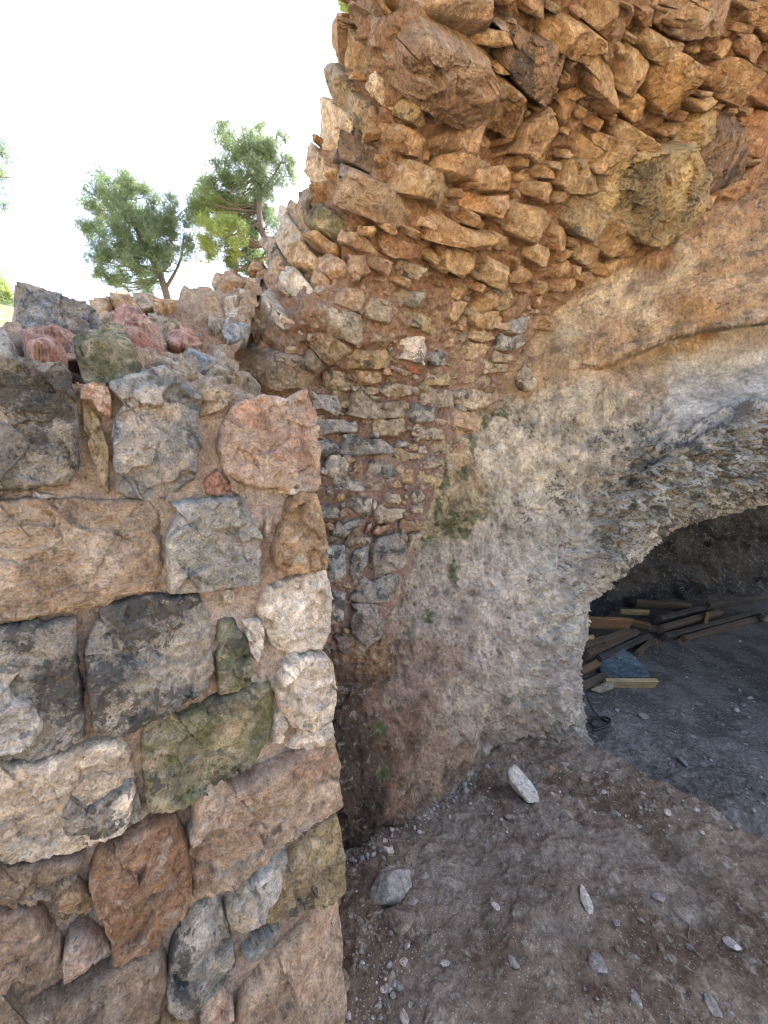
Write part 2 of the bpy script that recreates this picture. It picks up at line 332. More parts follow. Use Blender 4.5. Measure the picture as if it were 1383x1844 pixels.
    f2 = np.stack([ids[b], ids[a], base + a, base + b], 1); f3 = np.stack([base + b, base + a, base + m + a, base + m + b], 1)
    f4 = np.stack([base + m + b, base + m + a, np.full(m, base + 2 * m)], 1)
    # colour of the stone itself
    c0, c1 = [np.array(x) for x in PAL[pal]]
    t = sst(-.45, .45, fbm(q3, 1.4, 3) + rs.uniform(-.25, .25)).reshape(-1); tone = rs.uniform(.86, 1.14); hue = rs.uniform(-.05, .05)
    kt = (rs.uniform(.82, 1.16, nk)[kk] * rs.uniform(.88, 1.12, 60)[kb]).reshape(-1)
    kt = kt * (1 + .22 * fbm(q3 + 3, 4, 3)).reshape(-1)
    colr = .95 * (c0 * (1 - t)[:, None] + c1 * t[:, None]) * tone * kt[:, None]; colr[:, 0] *= 1 + hue; colr[:, 2] *= 1 - hue
    if pal == 'm':
        mo = .6 * sst(-.3, .5, fbm(q3 + 5, 2.2, 4, .65)).reshape(-1)[:, None]; colr = colr * (1 - mo) + np.array([.13, .14, .045]) * mo
    L0 = LIC.get(pal, .12) if lic is None else lic
    al = np.clip(L0 + .9 * fbm(q3 + 31, 1.1, 2).reshape(-1) * (L0 > .2), 0, 1)
    colr = np.hstack([colr, al[:, None]]); colr = np.vstack([colr, np.repeat(colr[ids], 2, 0).reshape(m, 2, 4)[:, 0], colr[ids], colr[:1]])
    return allV, [f, f2, f3, f4], colr, abs(ar)
def xf(tr, pts):
    s, ox, oy = tr; return [(ox + x / s, oy + y / s) for x, y in pts]
def parse(txt):
    out = []
    for ln in txt.strip().splitlines():
        h, p = ln.split('|'); h = h.split(); q = [float(x) for x in p.replace(' ', ',').split(',') if x]; out.append((h, list(zip(q[::2], q[1::2]))))
    return out

# ================================================================== NEAR WALL
A_ST = parse('''
d 28|-60,655 40,655 110,665 125,680 137,720 139,790 137,845 120,868 0,882 -60,885
y 14|148,725 160,730 176,750 186,780 197,810 196,888 186,876 165,822 152,775
b 34|200,695 235,680 290,668 330,690 355,720 350,760 358,800 345,860 310,890 265,900 210,885 205,800 207,760 200,720
c 26|352,702 385,700 427,715 395,742 355,752 348,728
p 22|398,742 430,724 470,716 512,720 543,708 560,745 567,800 575,870 562,884 500,880 440,872 402,850 394,800
p 16|142,700 168,690 195,700 201,720 202,755 180,745 165,722 145,722
w 12|55,893 80,888 105,892 70,902
w 16|495,885 540,878 566,880 522,891
a 26|-60,905 120,898 262,905 275,925 282,980 278,1060 215,1065 190,1080 90,1100 0,1118 -60,1125
g 30|292,910 350,900 428,898 440,925 465,965 465,1000 458,1045 380,1060 305,1060 298,990
t 34|515,900 535,885 562,890 575,925 580,985 570,1020 520,1028 490,1012 487,985 505,945
w 10|475,920 485,920 487,955 475,974
w 24|468,1065 520,1040 560,1028 585,1030 589,1070 587,1130 570,1160 530,1172 490,1165 475,1130 464,1100
w 14|395,1060 420,1057 420,1085 400,1080
d 26|150,1105 200,1085 290,1070 350,1072 370,1110 375,1190 370,1225 300,1270 215,1315 172,1310 160,1230 150,1150
m 22|390,1115 420,1112 440,1150 452,1200 445,1230 392,1243 386,1180
w 18|428,1115 470,1112 472,1150 460,1187 447,1170 440,1140
d 24|-60,1135 60,1120 133,1115 138,1150 140,1200 150,1260 148,1325 60,1350 -60,1375
W 34|-60,1140 0,1148 38,1150 55,1180 22,1212 34,1238 64,1244 86,1290 66,1322 -60,1350
d 34|112,1455 170,1425 236,1392 231,1450 215,1480 150,1508
w 28|490,1200 540,1178 580,1175 590,1190 598,1240 596,1290 560,1305 520,1302 500,1265 490,1230
w 28|508,1186 555,1166 568,1170 568,1182 530,1200
m 28|258,1305 310,1290 400,1245 478,1230 487,1260 485,1310 440,1360 385,1400 300,1440 268,1435 258,1370
w 18|493,1275 507,1272 515,1300 505,1330 484,1338
w 26|545,1308 595,1294 598,1314 540,1340 512,1342
k 36|345,1455 380,1420 450,1390 520,1350 590,1320 601,1360 599,1440 560,1460 480,1510 430,1560 370,1602 350,1606 342,1530
w 26|-60,1400 0,1375 60,1360 150,1335 215,1322 232,1350 239,1390 232,1450 215,1482 140,1517 60,1530 -60,1548
n 24|-60,1555 60,1535 140,1522 155,1530 130,1570 95,1604 40,1606 -60,1600
o 40|150,1532 205,1512 255,1477 310,1450 330,1500 340,1580 320,1640 265,1680 205,1700 190,1620 160,1570
t 26|110,1580 140,1575 175,1600 165,1622 120,1632 108,1606
y 34|540,1482 596,1458 604,1500 606,1570 585,1597 500,1632 440,1660 424,1668 425,1640 500,1555 520,1520
w 50|405,1600 470,1540 505,1518 517,1540 490,1572 425,1643 408,1640 403,1620
p 32|115,1700 125,1670 150,1650 190,1670 206,1700 170,1727 118,1745
k 30|-60,1625 50,1610 80,1640 112,1690 105,1722 60,1772 0,1790 -60,1812
d 36|340,1640 390,1605 405,1640 418,1710 400,1750 340,1800 300,1792 298,1740 310,1690
n 32|-60,1850 0,1805 120,1765 180,1735 230,1705 285,1690 296,1745 282,1800 232,1900 150,1960 -60,1960
k 32|440,1765 480,1722 540,1662 606,1600 610,1700 613,1850 610,1960 470,1960 380,1900 425,1830
g 22|432,1702 470,1665 500,1655 492,1692 452,1712
t 26|250,1905 300,1812 340,1812 350,1860 330,1960 240,1960
p 22|355,1800 395,1768 418,1798 410,1850 365,1862
r 12|365,865 390,845 415,878 402,895 370,890
k 12|405,848 425,868 432,893 415,884
n 14|212,1700 262,1688 280,1684 250,1698 200,1725
g 14|240,1395 255,1440 250,1468 232,1480
''')
wallroot = empty('stone_wall', unp(350., 1844., zA(350., 1844.)) * [1, 1, 0], 'near wall of big squared grey, tan and mossy stones set in sandy mortar, at the left', 'wall')
PA = [(-90,690),(140,690),(200,690),(330,690),(350,705),(430,722),(470,722),(540,716),(546,745),(550,800),(554,870),(548,885),(552,930),(558,985),(556,1020),(566,1035),(568,1130),(552,1165),(566,1190),(574,1240),(572,1300),(580,1370),(578,1450),(582,1500),(584,1570),(588,1640),(590,1700),(592,1850),(592,2050),(-90,2050)]
def dispA(X, Y, B):
    return .001 + .011 * fbm(B, 9, 3) + .0045 * fbm(B, 45, 3) + .0018 * perlin(B * 160)
def colA(X, Y, B):
    t = sst(-.4, .4, fbm(B, 5, 3))[..., None]; c = np.array([.42, .32, .25]) * (1 - t) + np.array([.52, .425, .35]) * t
    return np.concatenate([c, 0 * t + .05], -1)
sheet('mortar', PA, zA, 2.5, dispA, colA, M_mortar, wallroot, thick=.42)
PAL['W'] = ((.74, .70, .64), (.6, .56, .5)); LIC['W'] = .1
for i, (h, p) in enumerate(A_ST):
    V, Fc, cl, ar = stone_geo(p, zA, float(h[1]) / 1000. * 1.3, h[0], 100 + i, depth=.05, flat=.8, grow=1.045, chip=1.15)
    mesh('stone', V, Fc, M_stone, wallroot, cl)

# ================================================================== RUBBLE WALL behind it, running up to the vault
rub = empty('rubble_wall', unp(350., 700., np.array(1.2)) * [1, 1, 0], 'rough sloping mass of mortar and rubble between the near wall and the vault', 'wall')
PB = [(-100,600),(25,612),(60,640),(150,600),(165,562),(205,545),(240,548),(300,552),(345,540),(385,530),(445,515),(478,480),(468,545),(450,600),(425,640),(440,690),(462,712),(466,745),(455,790),(200,770),(-100,740)]
def dispB(X, Y, B): return .05 * fbm(B, 4, 3) + .03 * fbm(B, 11, 3, .55, True) + .006 * fbm(B, 50, 2)
def colB(X, Y, B):
    t = sst(-.5, .3, fbm(B, 4, 4))[..., None]; c = np.array([.34, .23, .16]) * (1 - t) + np.array([.46, .37, .28]) * t
    return np.concatenate([c, 0 * t + .08], -1)
sheet('mortar', PB, zB, 3, dispB, colB, M_mortar, rub, thick=.35)
Z9 = (3.373, 150, 480)
B_ST = parse('''
b 60|845,340 890,320 1000,400 990,440 880,445 850,400
w 60|860,250 930,130 1000,170 940,220 940,300 870,300
t 60|790,110 830,70 920,65 1000,75 950,130 830,160
t 60|180,240 210,150 260,155 350,270 330,300 240,270
c 40|260,160 380,175 470,200 440,240 360,250
t 50|590,190 650,140 790,165 740,220 640,220
k 45|720,270 780,235 835,260 830,310
c 40|345,400 440,300 510,320 450,360 380,400
r 30|510,450 560,390 650,400 720,465 620,490 560,480
b 45|585,510 660,500 780,560 830,610 700,640 620,600
w 40|780,510 830,530 870,590 810,570
c 60|620,660 700,650 900,640 990,650 1050,720 1055,800 960,800 850,740 700,710
g 40|470,640 580,630 650,690 560,700
c 40|750,310 800,310 840,370 800,400 765,360
t 55|50,250 120,200 180,190 180,240 90,290
k 40|100,320 180,280 270,330 190,350
t 40|430,250 510,200 580,210 540,260 450,275
k 40|380,470 470,420 500,470 420,500
t 45|940,300 1000,250 1020,320 960,350
w 50|1000,90 1060,70 1050,120 1000,150
''')
for i, (h, p) in enumerate(B_ST):
    V, Fc, cl, ar = stone_geo(xf(Z9, p), zB, float(h[1]) / 1000. * (.62 if i < 20 else 1), h[0], 300 + i, depth=.06, flat=.3, grow=1.15)
    mesh('stone', V, Fc, M_stone, rub, cl)
# loose rocks lying on the wall top
def loose(poly, zf, prot, pal, seed, label, cat='rock', name='rock', mat=None, depth=.12, **k):
    V, Fc, cl, ar = stone_geo(poly, zf, prot, pal, seed, depth=depth, **k); return tag(mesh(name, V, Fc, mat or M_stone, None, cl), label, cat)
loose([(14,512),(60,522),(150,552),(172,570),(190,600),(200,625),(140,650),(60,640),(22,615)], lambda x, y: zB(x, y) * 0 + 1.02 + (np.asarray(x) - 100) * .0008, .05, 'b', 401, 'large grey angular slab standing on the wall top against the sky', depth=.25, flat=.9, lic=.2)
loose([(25,616),(60,608),(100,606),(150,622),(140,650),(60,650)], lambda x, y: zB(x, y) - .10, .05, 'r', 402, 'flat reddish rock lying just under the large grey slab', depth=.15)
loose([(33,640),(60,628),(92,625),(115,650),(125,676),(60,670)], lambda x, y: zB(x, y) - .09, .05, 'r', 403, 'small red-brown rock on the speckled dark corner block', depth=.15)
loose([(175,615),(215,588),(250,600),(298,630),(304,655),(290,672),(225,650)], lambda x, y: zB(x, y) - .06, .06, 'r', 404, 'big rounded pinkish red rock behind the mossy dark one', depth=.2, flat=.6)
loose([(150,642),(185,615),(212,612),(245,640),(266,678),(240,690),(180,696),(148,690)], lambda x, y: zB(x, y) - .09, .07, 'm', 405, 'dark rounded rock with yellow-green moss on its left side', depth=.2, lic=.5)
loose([(-60,600),(0,600),(22,615),(38,650),(30,668),(-60,668)], lambda x, y: zB(x, y) - .06, .05, 'g', 406, 'pale grey rock at the far left of the wall top', depth=.15)
loose([(262,672),(300,655),(345,668),(360,690),(300,700)], lambda x, y: zB(x, y) - .03, .04, 'c', 407, 'flat buff rock wedged behind the blue-grey block', depth=.1)

# ================================================================== VAULT
vault = empty('stone_vault', unp(650., 1100., np.array(1.7)) * [1, 1, 0], 'ruined rubble vault with orange-brown stones hanging overhead, broken off on its left', 'vault')
PC = [(650,-500),(640,-200),(640,-20),(626,50),(612,115),(612,165),(604,190),(600,250),(575,275),(560,330),(552,365),(522,385),(512,405),(492,432),(480,480),(455,555),(425,600),(428,680),(470,730),(420,760),(420,1180),(560,1195),(600,1195),(640,1200),(690,1120),(720,1080),(735,1040),(762,950),(792,860),(830,810),(858,780),(885,715),(905,680),(950,612),(1040,520),(1130,440),(1200,412),(1250,388),(1400,300),(2300,180),(2300,-500)]
def dispC(X, Y, B):
    up = sst(900, 500, Y); return (.03 + .03 * up) * fbm(B, 4.5, 3) + (.012 + .012 * up) * fbm(B, 13, 3, .55, True) + .005 * fbm(B, 48, 3)
def colC(X, Y, B):
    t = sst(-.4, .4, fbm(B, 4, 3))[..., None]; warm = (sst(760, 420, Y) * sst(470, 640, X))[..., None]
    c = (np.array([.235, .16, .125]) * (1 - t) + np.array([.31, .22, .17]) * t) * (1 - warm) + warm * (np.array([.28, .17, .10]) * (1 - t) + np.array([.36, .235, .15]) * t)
    SIL = [(640,-500),(640,-20),(626,50),(612,165),(600,250),(560,330),(512,405),(470,480),(455,640)]; edge = sst(95, 25, np.abs(polydist(X, Y, SIL)) + 25 * fbm(B, 9, 2))[..., None]; c = c * (1 - edge) + edge * np.array([.42, .3, .21])  # paler sunlit rim painted into the mortar along the broken left edge
    return np.concatenate([c, 0 * t + .05], -1)
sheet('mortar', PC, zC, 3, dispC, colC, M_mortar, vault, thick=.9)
Z3, Z4, Z6, ZA, ZB = (1.7223, 580, 0), (2.4696, 440, 350), (2.766, 560, 800), (4.61, 440, 340), (3.293, 560, 0)
C3 = parse('''
k 90|100,60 140,-20 240,-10 330,60 400,90 470,130 480,210 450,300 380,332 310,290 215,235 150,170
k 80|250,-20 500,-20 498,60 480,120 430,105 350,65 280,20
u 95|500,60 560,50 620,90 700,120 740,170 735,270 705,315 640,290 570,230 520,160 490,110
t 70|540,-20 660,-20 650,40 600,25
T 95|640,60 700,25 760,40 830,90 820,130 780,165 720,140 660,95
t 85|770,-20 925,-20 925,30 860,108 820,70 765,20
t 100|470,215 500,200 560,240 630,290 600,350 545,388 440,345 450,280
t 90|770,170 830,120 855,190 868,280 840,330 795,300 790,220
T 80|870,220 900,150 935,135 970,170 970,230 925,280 880,255
T 80|960,130 985,75 1040,110 1055,150 1000,172 965,160
T 90|980,190 1060,150 1120,200 1145,260 1100,320 1030,345 985,300 975,240
n 70|1020,-20 1300,-20 1285,50 1200,90 1085,110 1040,70
t 70|1300,60 1330,-20 1420,-20 1420,140 1340,110
t 100|1165,240 1200,190 1245,180 1300,230 1305,320 1240,335 1190,300
o 60|1240,110 1300,100 1350,150 1300,190 1260,160
o 70|1310,250 1420,205 1420,355 1330,320
T 60|885,280 950,280 1000,320 985,370 930,365 890,320
T 80|870,395 910,365 990,430 985,458 940,450 880,415
T 90|740,465 800,440 820,400 910,430 920,460 850,525 810,520 780,485
t 60|700,300 740,280 760,310 745,350 720,388 700,340
t 60|755,300 800,330 795,370 760,350
t 90|560,470 590,390 650,335 690,370 700,440 680,500 640,510 580,470
T 75|540,490 600,490 625,520 615,543 560,520
k 85|320,370 400,345 470,400 510,440 500,500 460,530 400,490 330,420
t 70|330,490 400,490 455,540 440,568 380,560 330,520
T 85|205,540 240,500 310,540 385,580 380,630 370,660 300,620 200,595
u 75|25,500 50,440 75,425 150,460 215,490 205,560 130,530 40,510
n 85|20,510 60,505 130,540 240,600 280,660 250,710 190,690 90,650 30,600
T 80|440,560 480,530 540,520 575,540 570,590 520,602 460,595
t 80|410,600 440,610 560,600 555,670 500,670 430,640
t 60|600,580 640,560 700,580 680,630 620,605
T 80|700,560 730,490 780,490 860,540 855,570 790,595 720,590
Y 120|805,610 860,560 920,470 1000,450 1110,450 1140,520 1145,610 1080,680 985,733 930,710 860,660
u 80|1120,470 1200,350 1220,340 1250,380 1265,440 1280,550 1200,590 1165,590 1140,510
o 50|1270,390 1340,340 1400,400 1370,495 1300,480
y 70|1090,400 1180,330 1195,370 1180,420 1130,450 1085,440
T 60|1130,320 1170,290 1185,320 1150,350
t 50|1035,410 1060,390 1080,370 1080,420 1040,425
T 95|540,680 580,630 640,640 695,690 670,740 620,750 560,710
T 80|300,730 310,660 360,660 420,700 500,710 490,750 450,770 380,740
t 60|405,640 450,650 500,690 490,710 430,690
t 75|660,740 710,690 730,720 720,765 680,765
y 90|700,600 760,600 830,650 810,690 770,730 730,710 715,650
T 95|790,720 830,670 880,690 930,740 920,780 870,795 800,750
T 85|740,760 780,735 850,790 850,820 810,835 760,800
T 70|600,750 640,745 710,780 700,805 650,818 615,790
T 75|350,760 400,755 470,790 460,830 420,850 350,810
t 60|495,740 520,710 575,740 560,770 510,760
T 75|470,850 500,790 560,820 565,850 530,888 490,870
c 55|215,820 250,810 325,830 325,858 260,858
t 60|690,830 740,800 748,830 720,860 690,860
t 55|560,830 600,820 630,850 610,872 570,872
T 60|830,840 860,815 890,800 900,830 870,860
t 60|750,850 800,840 830,870 800,888
t 50|710,870 760,860 770,900 740,905
t 50|1110,680 1135,640 1145,670 1130,695
t 50|930,760 950,755 950,790 910,795
t 60|1180,150 1220,110 1240,140 1230,175 1190,175
o 50|150,730 240,740 340,770 330,800 270,790 200,790
t 45|210,870 240,855 265,870 245,890
t 50|860,330 905,350 880,390 860,360
o 45|935,10 1010,20 1020,80 970,70
t 45|1140,600 1200,610 1190,660 1145,640
o 40|1210,590 1270,560 1330,500 1350,560 1280,640
t 45|640,520 690,510 690,555 650,550
t 45|1050,230 1000,0 1050,0
''')
C3 = C3[:-1]
C4 = parse('''
y 45|430,740 480,690 620,690 640,730 630,765 520,760 440,765
y 40|555,630 590,600 635,610 635,670 600,675 570,655
c 45|520,480 560,460 640,470 670,500 650,540 600,560 530,545
g 40|675,470 700,440 795,430 780,490 740,505
y 55|705,540 750,525 865,590 860,620 845,648 780,610 700,570
W 45|650,690 700,635 790,630 810,680 780,755 720,730 655,720
R 30|725,770 760,750 775,770 765,795 735,795
c 30|655,770 720,785 780,795 700,805
d 40|800,720 840,690 885,710 875,765 820,760
T 35|490,800 530,780 600,790 600,825 540,840 500,835
c 30|355,820 380,780 440,790 450,830 400,865 360,855
c 25|400,870 440,830 490,850 480,862
c 35|480,860 500,850 600,860 590,885 520,885
c 45|615,880 660,840 770,860 775,890 700,890 660,910
g 45|270,920 330,890 400,895 420,940 410,985 340,950 280,955
c 45|455,980 480,940 600,930 700,920 720,940 715,990 600,995 520,995
c 25|470,920 520,905 580,920 560,935 480,940
d 45|725,980 740,950 850,950 855,1000 790,1015 730,1010
c 45|780,900 820,870 920,880 925,945 830,950
y 40|790,840 850,800 910,810 905,850 850,850 800,855
d 40|300,1020 350,1005 440,1010 490,1040 480,1060 400,1060 310,1080
c 40|570,1040 610,1010 700,1000 710,1050 660,1075 590,1070
d 38|310,1110 360,1090 410,1110 420,1140 370,1165 320,1165
d 42|430,1150 450,1105 600,1095 650,1125 655,1150 560,1160 480,1165
c 38|745,1060 800,1040 880,1050 890,1090 820,1095 770,1080
g 35|360,1240 365,1170 410,1165 465,1190 450,1235 400,1260
d 38|530,1215 560,1195 640,1205 680,1250 640,1265 560,1250
y 30|660,1170 700,1155 790,1150 790,1175 700,1190
c 32|775,1215 830,1170 905,1190 890,1205 800,1225
t 30|680,1250 720,1220 755,1240 740,1295 700,1280
y 32|755,1260 860,1240 875,1270 850,1310 770,1300
g 32|410,1300 470,1275 570,1290 550,1320 480,1325
t 28|630,1290 670,1270 700,1300 660,1310
t 32|910,1010 960,970 1060,990 1055,1040 1010,1055 930,1030
c 32|950,900 1000,870 1090,890 1090,930 1020,960 960,950
y 32|1020,830 1060,805 1095,830 1060,865 1025,860
y 30|945,820 975,795 1030,800 1010,840 960,840
T 32|940,760 1000,740 1050,760 1020,788 945,790
T 42|960,690 990,660 1075,680 1060,720 1020,750 975,730
t 35|850,670 900,640 950,650 930,675 860,685
T 30|870,610 890,590 900,600 900,635 875,635
t 32|930,570 970,540 985,570 965,610 940,600
T 45|990,560 1030,520 1130,520 1140,560 1100,600 1010,590
T 35|990,610 1050,610 1110,640 1040,660 1000,640
T 60|985,510 1060,430 1110,440 1090,490 1030,528
y 45|1090,500 1120,440 1160,420 1175,460 1150,510 1110,515
T 55|825,400 900,395 1010,400 1000,440 930,470 850,430
T 45|870,500 920,470 980,480 950,530 905,570 880,540
T 35|805,520 840,500 860,550 820,540
b 50|1150,600 1200,550 1270,545 1240,590 1210,620 1160,615
d 35|1115,680 1140,640 1230,620 1250,640 1210,690 1140,695
c 30|1100,720 1200,710 1190,750 1110,745
y 28|1050,770 1100,755 1165,760 1150,790 1070,795
t 45|1280,590 1300,540 1360,540 1383,590 1330,605
t 35|1280,400 1320,385 1345,400 1320,440 1290,445
t 35|1270,460 1310,450 1300,500 1280,500
t 25|490,1190 520,1190 515,1240 475,1240
t 28|920,1130 960,1090 985,1110 950,1160 910,1165
t 25|720,1120 760,1110 770,1140 735,1140
c 28|840,1000 900,1000 890,1025 850,1030
c 28|500,905 560,890 600,905 540,915
t 28|610,770 640,770 645,800 615,800
T 28|560,560 640,565 640,600 580,595
''')
C6 = parse('''
d 35|30,330 110,300 150,340 140,370 30,370
d 38|175,300 220,270 300,262 300,310 270,370 220,340
d 35|100,430 180,390 250,365 220,420 160,470 110,460
c 35|305,340 400,320 465,325 460,365 390,388 330,385
r 22|270,410 300,390 290,430 268,445
t 28|300,440 330,420 385,395 388,420 330,455
c 32|350,260 430,250 455,280 430,300 370,290
w 20|320,235 335,185 350,200 340,240
c 30|490,260 520,230 575,225 545,290 510,295
c 25|480,310 560,305 550,350 500,345
t 25|440,400 540,370 545,430 450,440
G 42|300,480 370,460 468,440 470,600 400,640 320,650 300,600
c 30|485,450 540,445 520,540 480,570
d 38|70,510 165,505 170,660 90,690 65,600
d 34|190,560 220,530 290,500 280,590 240,650 200,690 190,640
c 25|180,480 250,465 300,465 290,495 200,500
G 34|180,770 240,720 380,645 455,640 430,700 385,740 380,790 250,790
d 34|80,720 170,740 165,800 160,880 90,900
G 34|185,800 300,790 370,830 350,960 270,1010 200,940
u 28|100,950 160,950 200,1060 160,1070
c 24|400,720 440,690 450,740 420,770
c 20|145,290 165,280 175,320 150,340
w 20|305,265 330,260 320,330 305,325
t 22|200,1010 240,1020 235,1060 205,1060
''')
CA = parse('''
w 45|300,150 380,180 400,260 520,430 400,480 350,570 290,420 280,250
c 40|480,30 560,0 600,60 540,150 555,380 430,330 390,190 470,150
m 55|555,120 600,95 760,230 850,290 860,350 830,410 650,400 560,330
k 45|700,400 900,390 1000,400 1100,540 960,510 870,490
c 45|130,450 180,405 260,420 330,600 340,760 370,880 260,800 220,640 170,560
w 45|270,650 430,660 560,830 570,910 400,890 340,800
k 35|600,600 700,560 850,640 840,720 720,740 600,690
T 35|350,500 500,450 620,600 600,680 440,650 370,600
k 45|640,870 800,840 960,870 980,930 940,1040 830,1000 740,960 640,940
c 70|510,1110 640,960 850,1010 950,1050 975,1240 900,1275 800,1230 640,1180
T 65|550,1300 560,1210 700,1180 860,1290 820,1400 710,1440 640,1390
w 50|60,1070 110,880 180,760 240,900 300,1100 340,1180 160,1260 110,1250
w 45|160,850 220,830 260,960 400,1100 480,1130 480,1200 350,1180 240,1060
T 35|300,1310 440,1300 440,1360 330,1365
n 50|480,1380 560,1340 700,1460 580,1525 500,1450
w 35|0,900 40,810 130,800 70,940 20,970
t 35|110,750 200,660 215,700 130,800
t 40|40,680 70,620 150,620 150,680 60,750
k 30|570,690 640,700 700,760 640,830 560,790
k 30|860,560 1000,560 1040,700 900,760 850,680
n 85|20,1420 180,1330 420,1380 560,1440 575,1520 500,1640 350,1640 150,1560 10,1480
''')
CB = parse('''
k 40|180,95 230,100 215,250 198,380 155,260
T 35|200,130 260,170 380,370 380,470 200,380 190,200
c 45|110,390 170,385 230,480 240,560 230,700 190,640 140,540 108,450
w 40|80,590 150,610 250,710 230,810 170,900 110,880 80,820 95,700
c 50|235,570 300,550 380,640 390,800 320,780 240,690
w 35|370,440 410,410 480,560 490,650 430,620 375,540
y 60|490,600 560,560 670,640 650,690 575,735 495,680
t 65|390,780 500,740 590,780 690,880 680,940 600,930 480,890 380,840
k 30|250,490 330,530 320,550 245,540
w 45|0,880 40,880 110,980 120,1120 60,1120 0,1060
''')
PAL['Y'] = ((.46, .36, .2), (.34, .29, .19)); LIC['Y'] = .42; PAL['G'] = ((.3, .29, .27), (.36, .32, .27)); LIC['G'] = .4
LIC['c'] = .3; LIC['T'] = .1; LIC['W'] = .5
CS = []
for tr, lst in ((Z3, C3), (Z4, C4), (Z6, C6), (ZA, CA), (ZB, CB)):
    for h, p in lst: CS.append((h, xf(tr, p)))
def area(p): p = np.array(p); q = np.roll(p, -1, 0); return abs((p[:, 0] * q[:, 1] - q[:, 0] * p[:, 1]).sum()) / 2
# stones the vault goes on with beyond the picture's edge
rs = np.random.RandomState(5)
for k in range(400):
    x, y = rs.uniform(640, 2200), rs.uniform(-480, 330)
    R = rs.uniform(45, 85) if y < 0 else rs.uniform(40, 70)
    if (x < 1420 and y > -R - 15) or not inpoly(np.array([x]), np.array([y + R]), PC)[0]: continue
    if any(math.hypot(x - q[0], y - q[1]) < (R + q[2]) * .95 for q in [(np.mean([a for a, b in p]), np.mean([b for a, b in p]), math.sqrt(area(p) / math.pi)) for h, p in CS]): continue
    n = rs.randint(5, 8); CS.append(((rs.choice(list('tTokn')), '85'), [(x + R * rs.uniform(.8, 1.15) * math.cos(a), y + R * .85 * rs.uniform(.8, 1.15) * math.sin(a)) for a in np.sort(rs.uniform(0, .6, n) + np.arange(n) * 2 * math.pi / n)]))
def seen(p): p = np.array(p); return area(np.clip(p, [0, 0], [1383, 1844]))
CS = [(h, p, seen(p), i) for i, (h, p) in enumerate(CS)]; CS.sort(key=lambda s: -s[2])
rest = []
for j, (h, p, a, i) in enumerate(CS):
    pr = float(h[1]) / 1000.
    y = np.mean([b for _, b in p]); x = np.mean([c for c, _ in p])
    fl = .6 if y < 520 and x > 580 else .6
    V, Fc, cl, ar = stone_geo(p, zC, pr * (1.2 if y < 560 and x > 560 else 1.0), h[0], 500 + i, depth=.07, flat=fl, grow=(1.11 if y < 560 else 1.12) if y < 900 else 1.05, off=.0, chip=.7, tilt=.34)
    if x > 560: k_ = float(sst(640, 430, np.array(y))); cl[:, :3] *= 1 + k_ * np.array([.06, .0, -.09])      # stones tinted warmer towards the upper vault
    if j < 100: mesh('stone', V, Fc, M_stone, vault, cl)
    else: rest.append((V, Fc, cl))
# chips and pinning stones pressed into the mortar between the large ones
rs = np.random.RandomState(12)
cen = [(np.mean([c for c, _ in p]), np.mean([b for _, b in p]), math.sqrt(area(p) / math.pi)) for h, p, a, i in CS]
for k in range(9000):
    x, y = rs.uniform(560, 1383), rs.uniform(0, 1150); R = rs.uniform(7, 17) if y > 500 else rs.uniform(12, 32)
    if not inpoly(np.array([x]), np.array([y]), PC)[0] or not inpoly(np.array([x + R + 8]), np.array([y + R + 8]), PC)[0]: continue
    if any(math.hypot(x - a, y - b) < (R * .62 + c * .86) for a, b, c in cen): continue
    cen.append((x, y, R * 1.1)); n = rs.randint(4, 7); an = rs.uniform(-.5, .5); el = rs.uniform(.45, .8)
    pts = [(R * rs.uniform(.75, 1.2) * math.cos(a), R * el * rs.uniform(.75, 1.2) * math.sin(a)) for a in np.sort(rs.uniform(0, .7, n) + np.arange(n) * 2 * math.pi / n)]
    p = [(x + a * math.cos(an) - b * math.sin(an), y + a * math.sin(an) + b * math.cos(an)) for a, b in pts]
    pal = rs.choice(list('tTtok')) if y < 520 else rs.choice(list('tcyngk'))
    V, Fc, cl, ar = stone_geo(p, zC, (.08 if y < 520 else .03), pal, 900 + k, depth=.04, flat=.3)
    if y < 520: cl[:, :3] *= [1.05, 1, .9]
    rest.append((V, Fc, cl))
def join(lst):
    Vs, F4, F3, Cs, n = [], [], [], [], 0
    for V, Fc, cl in lst:
        Vs.append(V); Cs.append(cl)
        for f in Fc: (F4 if f.shape[1] == 4 else F3).append(f + n)
        n += len(V)
    return np.vstack(Vs), [np.vstack(x) for x in (F4, F3) if x], np.vstack(Cs)
V, Fc, cl = join(rest); mesh('small_stones', V, Fc, M_stone, vault, cl)['kind'] = 'stuff'

